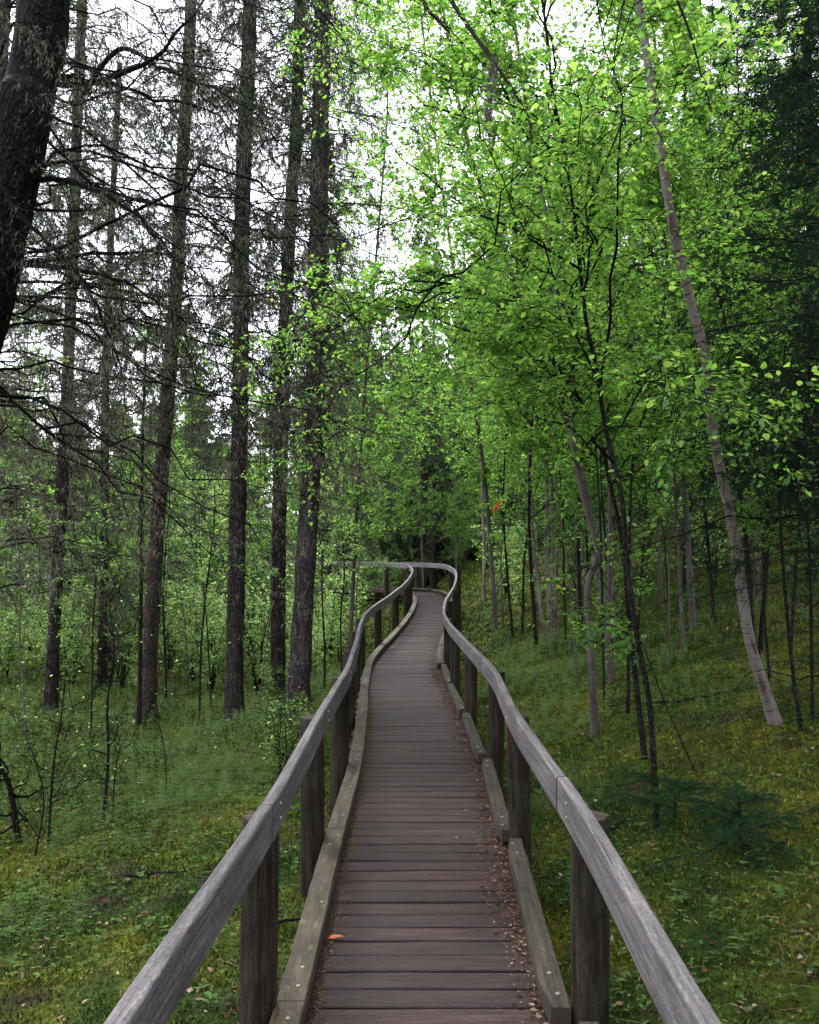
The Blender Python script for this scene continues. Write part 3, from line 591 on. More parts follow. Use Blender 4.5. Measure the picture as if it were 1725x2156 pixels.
stems = [([(1290, 1345, 12), (1280, 1200, 12), (1268, 1050, 12), (1262, 850, 12)], .022, 'thin grey whip behind the crooked birch'),
         ([(1272, 1420, 10), (1268, 1250, 10), (1262, 1050, 10), (1240, 800, 10), (1200, 600, 10)], .016, 'very thin whip touching the foot of the crooked birch'),
         ([(1410, 1230, 13), (1400, 1150, 13), (1390, 1080, 13), (1352, 940, 13)], .012, 'short wiry whip on the open moss slope'),
         ([(1318, 1200, 9.5), (1330, 1000, 9.5), (1365, 850, 9.5), (1390, 760, 9.5), (1500, 560, 9.4)], .022, 'curved stem arching right towards the pale leaning birch'),
         ([(1585, 1310, 10.5), (1570, 1120, 10.5), (1548, 950, 10.5), (1530, 700, 10.5), (1495, 560, 10.5)], .04, 'dark stem right behind the pale leaning birch'),
         ([(1690, 1560, 7.2), (1672, 1430, 7.2), (1650, 1200, 7.2), (1640, 950, 7.2), (1655, 700, 7.2)], .018, 'dark whip right of the pale birch foot'),
         ([(1712, 1545, 7.4), (1708, 1300, 7.4), (1700, 1000, 7.4), (1705, 700, 7.4)], .016, 'rightmost dark whip at the edge of the thicket'),
         ([(1470, 1640, 7.0), (1400, 1480, 7.2), (1340, 1330, 7.3), (1250, 1200, 7.4)], .008, 'hair-thin leaning whip crossing the slope before the pale birch'),
         ([(1080, 1290, 17), (1068, 1200, 17), (1060, 1050, 17), (1070, 850, 17)], .03, 'thin dark stem left of the birch clump'),
         ([(1226, 1300, 15), (1218, 1150, 15), (1226, 950, 15), (1240, 700, 15)], .04, 'thin dark stem right of the birch clump')]
for i, (pts, r, lab) in enumerate(stems):
    tree('thin_stem', lab, 'sapling', pts, r, r*.4, M['stem'], crB(10, (.45, 1), (.5, 1.3), .05, n2=6, n3=3, nl=4, r=.006), [M['stem'], M['leafdim'] if pts[0][0] > 1560 else M['leaf']], 60+i, flare=.15, sides=7, rough=.04)
MORE = [(1060, 1252, 19, .02), (1100, 1272, 17, .024), (1192, 1335, 14, .02), (1238, 1292, 16, .03), (1340, 1300, 12.5, .018), (1505, 1262, 13, .028), (1622, 1420, 9, .016), (1662, 1335, 10, .02), (1562, 1200, 15, .03), (1440, 1182, 17, .03), (1410, 1330, 11, .012), (1216, 1420, 10.5, .014)]
MOREL = [(62, 1500, 11, .014), (192, 1482, 12, .016), (352, 1432, 15, .022), (420, 1470, 13.5, .022), (446, 1440, 15, .016), (545, 1490, 13, .012), (684, 1440, 14, .02), (722, 1415, 14.5, .016), (752, 1380, 15.5, .014), (398, 1400, 17, .02)]
rng = np.random.default_rng(44)
for lst, what, lm in ((MORE, 'thin bare-legged sapling stem on the right bank', 'leaf'), (MOREL, 'thin sapling stem among the left spruces', 'leafshrub')):
    for i, (px, py, d, r) in enumerate(sorted(lst)):
        pts = [(px, py, d)]; x = px; H = rng.uniform(3.2, 5.5) if lst is MORE else rng.uniform(2.2, 4.2); hp = H/d*F; dx = rng.uniform(-.10, .08)*hp
        for k in range(1, 6): x += dx/5+rng.uniform(-.02, .02)*hp; pts.append((x, py-hp*k/5, d))
        tree('thin_stem', what+', '+['first', 'second', 'third', 'fourth', 'fifth', 'sixth', 'seventh', 'eighth', 'ninth', 'tenth', 'eleventh', 'twelfth'][i]+' from the left', 'sapling', pts, r, r*.35, M['stem'] if i % 3 else M['birchdim'], crB(12, (.4, 1), (.4, 1.2), .05, n2=6, n3=4, nl=5, r=.006, tilt=.3), [M['stem'], M[lm]], 400+i+len(what), flare=.15, sides=7, rough=.05, group='thin sapling stems '+('right' if lst is MORE else 'left'))
# --- dark conifers on the right; some are added out of frame for shade
def crR(rng, g, P, hi=False):
    if hi: live_crown(rng, g, P, 150, (.42, .95), lambda t, r: r.uniform(1.6, 3.1, t.shape)*(1.1-t*.5), twigs=16, nn=18, NL=.055, NW=.010, sub=4, grav=-.12, up=.05); return
    live_crown(rng, g, P, 200, (.10, .95), lambda t, r: r.uniform(1.6, 3.1, t.shape)*(1.1-t*.7), twigs=18, nn=20, NL=.055, NW=.009, sub=4, az=(150, 390), grav=-.12, up=.0)
    dead_crown(rng, g, P, 40, (.02, .28), lambda t, r: r.uniform(.6, 2.2, t.shape), .9, lich=.25, az=(150, 390), twigs=8)
def right_dark(label, x, y, seed, h=13, r=.14, hi=False):
    z = float(gz(x, y)); rng = np.random.default_rng(seed)
    P = np.array([(x, y, z-.06), (x+.05, y, z+h*.4), (x, y+.1, z+h)])
    root = thing('dark_spruce_tree', (x, y, z), label, 'tree', 'dark conifers on the right bank')
    g = G(); TP = trunk(g, P, r, r*.3, 12, 0, seed=seed); g.build('trunk', M['barkdark'], root, (x, y, z))
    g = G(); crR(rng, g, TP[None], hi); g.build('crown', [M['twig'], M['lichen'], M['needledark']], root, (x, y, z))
right_dark('near-black bushy spruce filling the top right corner, closest of the dark conifers', 4.45, 7.6, 71)
right_dark('dark spruce behind the topmost right branches, second back of the dark conifers', 5.9, 10.8, 72, 14)
right_dark('dark spruce added for shade level with the nearest right post, mostly out of frame', 4.6, 3.6, 74, 12)  # added beside the frame so its boughs darken the bank and rail
right_dark('unseen dark spruce added beside the start of the walk to shade the right rail', 4.3, -.4, 75, 12)  # out of view, added to shade the ground and right rail
right_dark('high-crowned spruce added for shade right of the first handrail boards, out of frame', 2.7, 1.0, 76, 12.5, .11, True)  # unseen shade caster, boughs kept above the view
right_dark('high-crowned spruce added to shade the right bank, out of frame', 3.5, 4.6, 77, 13, .11, True)  # put in overhead, out of view, to darken the bank
right_dark('dark spruce farthest up the right bank, seen through the others', 7.0, 15.0, 73, 15)

# --- background prototypes -----------------------------------------------
PROTO = {}
def proto_spruce(key, h, seed, bare, bm, mn, lich=1.):
    rng = np.random.default_rng(seed); P = np.array([(0, 0, -.2), (rng.uniform(-.2, .2), 0, h*.5), (0, rng.uniform(-.2, .2), h)])
    a = G(); TP = trunk(a, P, .013*h*.75, .02, 8, 0, step=.4, rough=.05, seed=seed)
    g = G()
    dead_crown(rng, g, TP[None], 34, (.05, bare+.1), lambda t, r: r.uniform(.5, 1.7, t.shape), 2.5, lich=lich, twigs=5)
    live_crown(rng, g, TP[None], 120, (bare, .99), lambda t, r: (.5+2.3*(1-t))*r.uniform(.6, 1.1, t.shape), twigs=13, nn=11, NL=.13, NW=.030, sub=1, r=.012)
    PROTO[key] = (a, g, bm, [M['twig'], M['lichen'], mn])
def proto_broad(key, h, seed, n1, L1, LL, bm, r, lm='leaf', n2=9, n3=5, nl=7, t=(.2, 1)):
    rng = np.random.default_rng(seed); P = np.array([(0, 0, -.1), (rng.uniform(-.2, .2), 0, h*.4), (rng.uniform(-.5, .5), rng.uniform(-.3, .3), h)])
    a = G(); TP = trunk(a, P, r, r*.25, 8, 0, step=.25, rough=.05, flare=.3, seed=seed)
    g = G(); broad_crown(rng, g, TP[None], n1, t, lambda tt, q: q.uniform(*L1, tt.shape)*(1.15-.5*tt), LL, n2, n3, nl, fine=False, r=.012)
    PROTO[key] = (a, g, bm, [M['stem'], M[lm]])
def proto_shrub(key, h, seed, LL, lm, ns=6, nl=6):
    rng = np.random.default_rng(seed); a = G(); g = G()
    base = np.array([[(0, 0, -.05), (0, 0, .02)]])
    st = []
    for i in range(ns):
        az = rng.uniform(0, 6.28); sp = rng.uniform(.1, .45)*h; hh = h*rng.uniform(.6, 1)
        q = np.linspace(0, 1, 9)[:, None]; P = np.hstack([np.cos(az)*sp*q**1.4, np.sin(az)*sp*q**1.4, hh*q-.05])+np.cumsum(rng.normal(size=(9, 3)), 0)*.012*h; st.append(P)
    st = np.array(st); tube(a, st, .010*h**.5, .003, 6, 0)
    c, cl, _ = children(rng, st, 12, (.18, 1), (.16, .42), (35, 70), .6, .15, -.1, .12, 6); tube(g, c, .0035, .0014, 3, 0)
    c, cl, _ = children(rng, st, 12, (.18, 1), (.25*h*.4, .5*h*.5), (35, 70), .6, .15, -.1, .12, 6); tube(g, c, .0035, .0014, 3, 0)
    d, dl, _ = children(rng, c, 4, (.1, 1), (.3, .6), (30, 60), .8, 0, -.1, .1, 4, rel=.3); tube(g, d, .0018, .001, 3, 0)
    leafy(rng, g, c, nl, LL, 1, fine=False); leafy(rng, g, d, nl, LL, 1, fine=False)
    PROTO[key] = (a, g, M['stem'], [M['stem'], M[lm]])
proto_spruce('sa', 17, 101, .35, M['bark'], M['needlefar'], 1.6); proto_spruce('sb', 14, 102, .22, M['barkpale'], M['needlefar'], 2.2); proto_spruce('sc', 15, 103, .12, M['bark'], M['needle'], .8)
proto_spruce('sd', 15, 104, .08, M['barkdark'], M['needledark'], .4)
proto_broad('ba', 9, 111, 34, (1.0, 2.4), .062, M['birchdim'], .034); proto_broad('bb', 7, 112, 30, (.9, 2.0), .058, M['stem'], .04); proto_broad('bc', 11, 113, 40, (1.2, 2.6), .07, M['birchdim'], .036)
proto_shrub('ha', 2.6, 121, .06, 'leafshrub'); proto_shrub('hb', 1.8, 122, .055, 'leafshrub', 7); proto_shrub('hc', 3.4, 123, .06, 'leafdim', 6)
proto_shrub('hd', 1.0, 124, .045, 'leafshrub', 6, 4)
BUILT = {}; PLACED = []
def place(key, name, x, y, rz, s, cat, group, what):
    z = float(gz(x, y))-.02
    if key not in BUILT:
        a, g, bm, ms = PROTO[key]; r = thing(name, (0, 0, 0), None, cat, group)
        t_ = a.build('trunk' if 'shrub' not in name else 'stem', bm, r); c_ = g.build('crown' if 'shrub' not in name else 'foliage', ms, r); BUILT[key] = (r, [t_, c_])
        r.location = (x, y, z); r.rotation_euler = (0, 0, rz); r.scale = (s, s, s)
    else:
        r0, ch = BUILT[key]; r = copy_tree(r0, (x, y, z), rz, s, ch)
    r.name = name; r['category'] = cat; r['group'] = group
    PLACED.append((group, what, proj((x, y, z+1.0))[0], y, r)); return r
rng = np.random.default_rng(77)
def free(x, y, r, pts):
    if abs(x-pathx(y)) < r+.75 and y < 29.5: return False
    if 25 < y < 31.5 and x < 1.6: return False
    return all((x-a)**2+(y-b)**2 > r*r for a, b in pts)
used = []
def scatter(n, xr, yr, r, keys, name, cat, group, what, smin=.8, smax=1.2, cone=True, tries=4000):
    c = 0
    for _ in range(tries):
        if c >= n: break
        y = rng.uniform(*yr); x = rng.uniform(*xr)
        if cone and abs(x) > .50*y+1.5: continue
        if not free(x, y, r, used): continue
        used.append((x, y)); key = keys[rng.integers(len(keys))]
        place(key, name, x, y, rng.uniform(0, 6.28), rng.uniform(smin, smax), cat, group, what); c += 1
# tall spruces behind the left row
scatter(5, (-10, -3), (25, 33), 2.2, ['sa', 'sb'], 'spruce_tree', 'tree', 'grey spruces behind the left row', 'grey-green spruce standing behind the left row of trunks', .8, 1.1)
scatter(5, (-3.2, 2.5), (33, 40), 1.8, ['sa', 'sb'], 'spruce_tree', 'tree', 'spruces beyond the bend', 'spruce closing the view beyond the bend of the walk', .7, 1.0)
scatter(16, (4, 20), (19, 34), 2.2, ['sc', 'sd', 'sa'], 'spruce_tree', 'tree', 'spruces up the right bank', 'dark green spruce on the bank behind the broadleaf trees', .75, 1.05)
# broadleaf trees
scatter(22, (1.5, 11), (10.5, 24), 1.4, ['ba', 'bb', 'bc'], 'birch_tree', 'tree', 'young birches on the right bank', 'bright green young birch on the right bank', .75, 1.15)
scatter(8, (-4.5, 4), (30.5, 35), 1.2, ['bb', 'ba'], 'birch_tree', 'tree', 'green trees past the bend', 'bright green broadleaf tree past the bend of the walk', .6, 1.0)
scatter(11, (-12, -2.2), (16.5, 27), 1.6, ['bb', 'ba'], 'birch_tree', 'tree', 'green trees behind the left trunks', 'light green broadleaf tree behind the left trunks', .55, 1.0)
# shrubs
scatter(40, (-14, -1.6), (16.5, 30), .9, ['ha', 'hb', 'hc'], 'leafy_shrub', 'shrub', 'leafy shrubs among the left trunks', 'fresh green leafy shrub in the undergrowth left of the walk', .7, 1.2)
scatter(9, (-2.8, -1.3), (11.5, 22), .6, ['hb', 'ha'], 'leafy_shrub', 'shrub', 'shrubs beside the left handrail', 'leafy shrub close beside the left handrail', .3, .6)
scatter(20, (2.5, 12), (13, 28), .9, ['hc', 'ha', 'hb'], 'leafy_shrub', 'shrub', 'shrubs on the right bank', 'dull green shrub under the trees of the right bank', .6, 1.1)
scatter(7, (1.9, 5.5), (23, 31), .7, ['hb', 'hc'], 'leafy_shrub', 'shrub', 'shrubs on the bank at the bend', 'low shrub on the bank right of the far bend', .35, .6)
scatter(12, (-4, 4), (30.5, 34), .8, ['hc', 'ha', 'hb'], 'leafy_shrub', 'shrub', 'shrubs beyond the bend', 'shrub right behind the far handrail where the walk turns', .5, .9)
place('hd', 'leafy_shrub', -1.25, 8.6, 0, .75, 'shrub', 'sapling by rail', 'x')['label'] = 'small upright seedling shrub with pale green leaves, close outside the left handrail'
PLACED.pop()
for qx, qy, qk in ((-2.5, 25.2, 'hc'), (-3.6, 25.8, 'ha'), (-4.9, 26.0, 'hc'), (-2.2, 24.2, 'hb'), (-5.9, 25.0, 'ha'), (-3.4, 23.6, 'hb')): place(qk, 'leafy_shrub', qx, qy, qx*9, .85, 'shrub', 'shrubs hiding the far rail', 'bright leafy shrub hiding the left end of the far handrail')
ORD = ['first', 'second', 'third', 'fourth', 'fifth', 'sixth', 'seventh', 'eighth', 'ninth', 'tenth', 'eleventh', 'twelfth', 'thirteenth', 'fourteenth', 'fifteenth', 'sixteenth', 'seventeenth', 'eighteenth', 'nineteenth', 'twentieth']
def ordn(i):
    if i < 20: return ORD[i]
    if (i+1) % 10 == 0: return {3: 'thirtieth', 4: 'fortieth', 5: 'fiftieth', 6: 'sixtieth'}[(i+1)//10]
    return {2: 'twenty-', 3: 'thirty-', 4: 'forty-', 5: 'fifty-', 6: 'sixty-'}[(i+1)//10]+ORD[(i+1) % 10-1]
for gname in dict.fromkeys(p[0] for p in PLACED):
    L = sorted([p for p in PLACED if p[0] == gname], key=lambda p: p[2])
    for i, p in enumerate(L):
        p[4]['label'] = f'{p[1]}, {ordn(i)} from the left'
# unseen spruces added close behind and beside the camera to shade the walk
for i, (x, y, k_) in enumerate(((-4.5, -3, 'sc'), (3.6, -4.5, 'sd'), (-2.2, -6, 'sc'), (1.8, -7.5, 'sd'), (-6.5, .5, 'sb'), (6.5, -2, 'sd'), (-5, -9, 'sc'), (5, -9, 'sc'))):
    place(k_, 'spruce_tree', x, y, i*1.3, 1., 'tree', 'added shade spruces round the start of the walk', '')['label'] = 'tall shade spruce added behind the viewpoint, ' + ('near on the left', 'near on the right', 'farther back just left of the walk', 'farther back just right of the walk', 'level with the viewpoint on the far left', 'out on the right beside the dark boughs', 'farthest back on the left', 'farthest back on the right')[i]
# far-off wood that reads as one mass: many trees, ONE object
rng = np.random.default_rng(9)
g = G()
n = 300; a = rng.uniform(-.62, .66, n); d = rng.uniform(34, 70, n); tx = np.tan(a)*d; ty = d; h = np.where(tx < -9, rng.uniform(6, 11, n), rng.uniform(10, 17, n)); tz = gz(tx, ty)
keep = ~((ty < 42) & (tx < 3)); tx, ty, h, tz = tx[keep], ty[keep], h[keep], tz[keep]; n = len(tx)
q = np.linspace(0, 1, 6)[None, :, None]; P = np.stack([tx, ty, tz], 1)[:, None]+q*np.stack([tx*0, tx*0, h], 1)[:, None]
tube(g, P, .14, .03, 5, 0)
b, l, _ = children(rng, P, 75, (.03, 1), lambda t, r: (.5+2.3*(1-t))*r.uniform(.6, 1.1, t.shape), (70, 100), 1., 0, -.2, .05, 5)
needles(rng, g, b, 30, .65, .20, 1, .5)
tag(g.build('far_forest', [M['barkdark'], M['needlefar']]), 'pale grey-green wall of distant forest closing the view', 'forest', kind='stuff')

# --- bare twiggy bushes, left front
def bare(label, pts, r, seed, n=9, L=(.2, .6)):
    rng = np.random.default_rng(seed); P = px_path(pts); base = (P[0][0], P[0][1], P[0][2]+.06); root = thing('bare_sapling', base, label, 'sapling', 'bare saplings on the left moss')
    g = G(); TP = trunk(g, P, r, r*.35, 7, 0, step=.06, rough=.06, flare=.2, seed=seed); g.build('stem', M['stem'], root, base)
    g = G(); c, cl, _ = children(rng, TP[None], n, (.2, 1), L, (35, 75), .2, .2, 0, .2, 8); tube(g, c, r*.4, .0015, 4, 0)
    d, dl, _ = children(rng, c, 5, (.2, 1), (.2, .6), (30, 70), .1, .1, 0, .25, 6); tube(g, d, .0022, .001, 3, 0)
    leafy(rng, g, d, 1, .03, 1, t=(.7, 1))
    g.build('twigs', [M['stem'], M['leafshrub']], root, base)
bare('bare black sapling with crooked upright stem, middle of the moss clearing', [(215, 1712, 7.6), (228, 1600, 7.6), (226, 1480, 7.6), (240, 1380, 7.6), (228, 1250, 7.6)], .016, 201, 16, (.2, .7))
bare('thin bare twig stem leaning right beside the crooked black sapling', [(236, 1700, 7.8), (246, 1600, 7.8), (272, 1540, 7.8)], .008, 202)
bare('bare twiggy bush with arching shoots at the left edge of the clearing', [(102, 1735, 7.2), (112, 1620, 7.2), (130, 1500, 7.2), (140, 1400, 7.2)], .012, 203, 14, (.3, .8))
bare('second thin twig bush, left of the arching one', [(72, 1770, 6.9), (92, 1680, 6.9), (60, 1560, 6.9)], .009, 204, 9, (.3, .7))
bare('short thick dead stem slanting out of the ground at the left edge', [(42, 1706, 7.4), (18, 1650, 7.3), (-20, 1590, 7.2), (-50, 1500, 7.2)], .03, 205, 14, (.4, .9))
bare('slim leafless sapling standing before the reddish spruce', [(350, 1700, 7.9), (348, 1600, 8.2), (330, 1480, 8.4), (340, 1380, 8.4)], .007, 206)
bare('thin bare stem by the left handrail in the low shrubs', [(605, 1590, 8.4), (600, 1500, 8.4), (590, 1440, 8.4)], .008, 207)

# --- low spruce seedling at lower right
def seedling(label, px, py, h, sp, seed, n=26):
    rng = np.random.default_rng(seed); b = ground_px(px, py); base = (b[0], b[1], float(gz(b[0], b[1]))); root = thing('spruce_seedling', base, label, 'young tree', 'spruce seedlings')
    P = np.array(base)+np.array([(0, 0, -.03), (.01, 0, h*.5), (0, .02, h)]); g = G(); TP = trunk(g, P, .012, .004, 6, 0, step=.05, flare=.1); g.build('stem', M['stem'], root, base)
    g = G(); c, cl, _ = children(rng, TP[None], n, (.08, .98), (sp*.4, sp), (65, 95), 1, .1, -.15, .05, 7); tube(g, c, .004, .0015, 3, 0)
    d, dl, _ = children(rng, c, 14, (.15, 1), (.2, .45), (35, 55), .8, .05, -.1, .05, 5, rel=.6); tube(g, d, .0015, .001, 3, 0)
    needles(rng, g, d, 60, .024, .0026, 1, .8); needles(rng, g, c, 90, .024, .0026, 1, .8)
    g.build('crown', [M['stem'], M['needle']], root, base)
seedling('low feathery dark spruce seedling spreading over the moss right of the handrail', 1560, 1800, .32, .65, 301, 34)
seedling('tiny spruce seedling at the foot of the slender dark stem', 1420, 1730, .30, .5, 302, 22)

# --- dead branch with hanging lichen high over the walk, belonging to a tree out of frame
rng = np.random.default_rng(55)
root = thing('dead_branch', tuple(at(870, -140, 5.4)), 'long bare branch hanging over the walk with a tuft of grey beard lichen', 'branch')
g = G(); B = np.array(root.location)
P = catmull([at(870, -140, 5.4), at(950, 0, 5.2), at(1000, 75, 5.1), at(1040, 130, 5), at(1080, 190, 5), at(1112, 245, 5), at(1120, 300, 5)], 6)[None]
tube(g, P, .016, .004, 6, 0); c, cl, _ = children(rng, P, 12, (.3, 1), (.08, .35), (30, 70), .2, -.1, -.2, .2, 6); tube(g, c, .003, .001, 3, 0)
lichen(rng, g, c, 8, .05, .006, 1); lichen(rng, g, P, 90, .035, .006, 1)
H = catmull([at(1040, 125, 5), at(1030, 180, 5), at(1028, 230, 5), at(1034, 265, 5), at(1030, 310, 5)], 6)[None]; tube(g, H, .005, .001, 4, 0)
p, t = onlines(rng, H, 700, (0, .8)); blades(g, p+rng.normal(size=p.shape)*.016, np.array((0, 0, -1.))+rng.normal(size=p.shape)*.25, .09, .004, 1)
g.build('lichened_limb', [M['twig'], M['lichen']], root, B)
for k, (pts, r) in enumerate((([(860, -80, 5), (895, 10, 5), (925, 45, 5), (948, 70, 5)], .014), ([(1330, -60, 4.6), (1310, 20, 4.6), (1296, 100, 4.6), (1292, 160, 4.6)], .006), ([(1400, -60, 5.2), (1450, 60, 5.2), (1480, 170, 5.2), (1500, 235, 5.2)], .009))):
    base = at(*pts[0]); root = thing('dead_branch', tuple(base), ['short broken branch end pointing down at the top, left of the lichened limb', 'thin dead twig dangling in the sky gap beside the leaning birch', 'drooping dark twiggy branch right of the leaning birch top'][k], 'branch')
    g = G(); P = catmull([at(*p) for p in pts], 6)[None]; tube(g, P, r, r*.4, 6, 0); c, cl, _ = children(rng, P, 10, (.1, 1), (.06, .3), (30, 70), .2, -.2, -.2, .25, 6); tube(g, c, .0025, .001, 3, 0); lichen(rng, g, c, 7, .05, .006, 1); lichen(rng, g, P, 40, .03, .005, 1)
    g.build('lichened_limb', [M['twig'], M['lichen']], root, base)

# ================================================================== GROUND COVER (stuff)
rng = np.random.default_rng(5)
def polar(n, r0, r1, amax=.62):
    r = np.exp(rng.uniform(math.log(r0), math.log(r1), n)); a = rng.uniform(-amax, amax, n); return np.sin(a)*r*1.0, np.cos(a)*r, r
def offwalk(x, y, m=.72): return (np.abs(x-pathx(y)) > m) | (y > 29.5)
x, y, r = polar(660000, 1.9, 38); k = offwalk(x, y, .60); x, y, r = x[k], y[k], r[k]
g = G(); p = np.stack([x, y, gz(x, y)-.004], 1); d = rng.normal(size=p.shape)*.75+np.array((0, 0, 1.)); s_ = .0095+.0021*r
blades(g, p, d, s_*rng.uniform(.5, 1.8, len(p))*(1+.6*wav(x*9, y*9, 4)), s_*.62, 0)
tag(g.build('moss', M['moss'], smooth=False), 'carpet of yellow-green moss on the forest floor', 'moss', kind='stuff')
# leaf litter on the floor
x, y, r = polar(6000, 2.0, 22); k = offwalk(x, y, .7)&(wav(x*1.6, y*1.5, 8) > -.25); x, y, r = x[k], y[k], r[k]; p = np.stack([x, y, gz(x, y)+.012], 1)
g = G(); d = rng.normal(size=p.shape); d[:, 2] *= .3; leaves(rng, g, p, d, .028+.0016*r, 0, tilt=.5, wide=.6, droop=0)
x, y, r = polar(900, 2.0, 16); k = offwalk(x, y, .75); x, y = x[k], y[k]; P0 = np.stack([x, y, gz(x, y)+.012], 1); a = rng.uniform(0, 6.28, len(x)); L = rng.uniform(.03, .22, len(x))
P = np.stack([P0, P0+np.stack([np.cos(a)*L*.5, np.sin(a)*L*.5, rng.uniform(0, .02, len(x))], 1), P0+np.stack([np.cos(a+.3)*L, np.sin(a+.3)*L, 0*L], 1)], 1); tube(g, P, .0018, .001, 4, 0)
tag(g.build('leaf_litter', M['litter'], smooth=False), 'tan dead leaves and bits of twig strewn over the moss', 'leaf litter', kind='stuff')
# needle and leaf litter drifted against the right kerb and along the left kerb
g = G()
def wl(n, s0, s1, offf, L, col_=0, wide=.3, tz=.004):
    s = rng.uniform(s0, s1, n); P = []
    for q in s:
        p, t, nn = frame(q); P.append((*(p+nn*offf(q)), dz(q)+tz+abs(rng.normal())*.006))
    p = np.array(P); d = rng.normal(size=p.shape); d[:, 2] *= .15; leaves(rng, g, p, d, L, col_, tilt=.35, wide=wide, droop=0, fine=False)
fade = lambda q: .5+.5*wavs(q)
wavs = lambda q: math.sin(q*2.1)*.5+math.sin(q*5.3+1)*.5
wl(17000, 2.0, 17, lambda q: HR(q)+.01-abs(rng.normal())*.085*(1+.35*wavs(q)), .020, 0, .26, .003)
wl(2300, 2.0, 17, lambda q: HR(q)-.02-abs(rng.normal())*.09, .030, 0, .55, .008)
wl(7000, 2.0, 12, lambda q: -HL(q)+.11+abs(rng.normal())*.035*(1+.5*wavs(q)), .016, 0, .25, .003)
wl(500, 2.0, 27, lambda q: rng.uniform(-.4, .5), .014, 0, .4, .002)
wl(1800, 14, 27, lambda q: HR(q)-.13-abs(rng.normal())*.07, .03, 0, .5, .008)
tag(g.build('needle_litter', M['redlitter'], smooth=False), 'reddish brown needles and dry leaves drifted along the kerbs of the walk', 'litter', kind='stuff')
# feathery horsetail patches
g = G(); n = 0
PATCH = [(-2.0, 7.2, .9, 400), (-3.0, 8.6, 1.3, 600), (-1.7, 8.6, .7, 400), (-4.2, 9.5, 1.5, 700), (-2.6, 10.8, 1.6, 800), (-5.5, 12, 2, 900), (-3.2, 13.5, 1.8, 800), (-7, 14.5, 2.5, 900), (-1.6, 12.5, .8, 400), (-1.6, 15, .8, 400), (-2.3, 5.2, .45, 120), (-3.0, 4.5, .4, 90),
         (1.5, 9.8, .7, 420), (1.3, 12.5, .6, 380), (2.6, 11.5, 1.0, 500), (1.25, 7.0, .3, 120), (3.2, 9, .8, 250), (2.1, 14.5, 1.2, 500), (4.5, 12.5, 1.2, 300), (1.0, 5.2, .15, 50), (-9, 19, 4, 1500), (-4.5, 18, 3, 1200)]
for (cx, cy_, rr_, m_) in PATCH:
    m_ = int(m_*.5)
    a = rng.uniform(0, 6.28, m_); q = np.sqrt(rng.uniform(0, 1, m_))*rr_; x = cx+np.cos(a)*q; y = cy_+np.sin(a)*q*1.1; k = offwalk(x, y, .85); x, y = x[k], y[k]; m2 = len(x)
    if not m2: continue
    m2b = m2; hgt = rng.uniform(.12, .34, m2)*(1.1-q[k]/rr_*.4); dst = max(1, cy_/7)
    B0 = np.stack([x, y, gz(x, y)], 1); lean = rng.normal(size=(m2, 3))*.12; lean[:, 2] = 1
    P = np.stack([B0+lean*(hgt*u)[:, None] for u in (0, .5, 1)], 1); tube(g, P, .0014*dst, .0006*dst, 3, 0)
    pp, tt_ = onlines(rng, P, 16, (.25, 1)); dd = rng.normal(size=pp.shape); dd[:, 2] = np.abs(dd[:, 2])*.2-.15
    blades(g, pp, dd, rng.uniform(.03, .085, len(pp)), .0034*dst, 0)
tag(g.build('horsetail_grass', M['horsetail'], smooth=False), 'soft feathery green horsetail growing in drifts through the moss', 'horsetail', kind='stuff')
# low herb carpet: small rosettes nobody could count
g = G(); x, y, r = polar(11000, 2.2, 20); k = offwalk(x, y, .75)&(wav(x*1.1, y*1.2, 6) > -.35); x, y, r = x[k], y[k], r[k]
for nl_ in range(4):
    a = nl_*1.57+wav(x*50, y*50)*3; d = np.stack([np.cos(a), np.sin(a), np.full(len(x), .25)], 1); hh = .03+.05*np.abs(wav(x*31, y*37, 3))
    leaves(rng, g, np.stack([x, y, gz(x, y)+hh], 1), d, (.017+.0010*r)*rng.uniform(.5, 1.9, len(x)), 0, tilt=.4, wide=.55, fine=False)
tag(g.build('herb_carpet', M['herb'], smooth=False), 'carpet of tiny low herbs scattered through the moss', 'ground cover', kind='stuff')
# individual herbs that stand out
def herb(label, px, py, nlv, L, h, seed, wide=.5, whorls=1, lob=False):
    rng_ = np.random.default_rng(seed); b = ground_px(px, py); base = (b[0], b[1], float(gz(b[0], b[1]))); root = thing('herb_plant', base, label, 'plant', 'single herbs')
    g = G(); P = np.array([[base, (base[0]+.01, base[1], base[2]+h*.6), (base[0], base[1]+.01, base[2]+h)]]); tube(g, P, .002, .0015, 5, 0); g.build('stem', M['herb'], root, base)
    g = G()
    for w_ in range(whorls):
        z = base[2]+h*(1-w_*.28); a = np.arange(nlv)*6.283/nlv+w_*.5+rng_.uniform(0, 1); d = np.stack([np.cos(a), np.sin(a), np.full(nlv, .2)], 1)
        leaves(rng_, g, np.tile([base[0], base[1], z], (nlv, 1)), d, L, 0, tilt=.12, wide=wide, droop=-.05)
    g.build('leaves', M['herb'], root, base, smooth=False)
herb('broad bright green seven-fingered leaf beside the lower part of the right handrail', 1425, 1935, 7, .075, .09, 1, .42)
herb('pale three-leaved herb right of the right handrail, above the bright fingered leaf', 1345, 1760, 4, .075, .06, 2, .7)
herb('whorled herb with narrow leaves at the lower right edge', 1650, 1940, 8, .075, .14, 3, .2, 2)
herb('pale whorled herb by the bottom end of the right handrail', 1560, 2030, 6, .055, .10, 4, .4, 2)
herb('bright clover-like herb at the foot of the nearest right post', 1300, 2090, 5, .04, .05, 5, .6, 2)
herb('small bright rosette under the left handrail near the kerb', 445, 2130, 6, .045, .06, 6, .55, 2)
herb('yellow-green rosette at the bottom left beside the handrail', 425, 2105, 4, .04, .05, 7, .5)
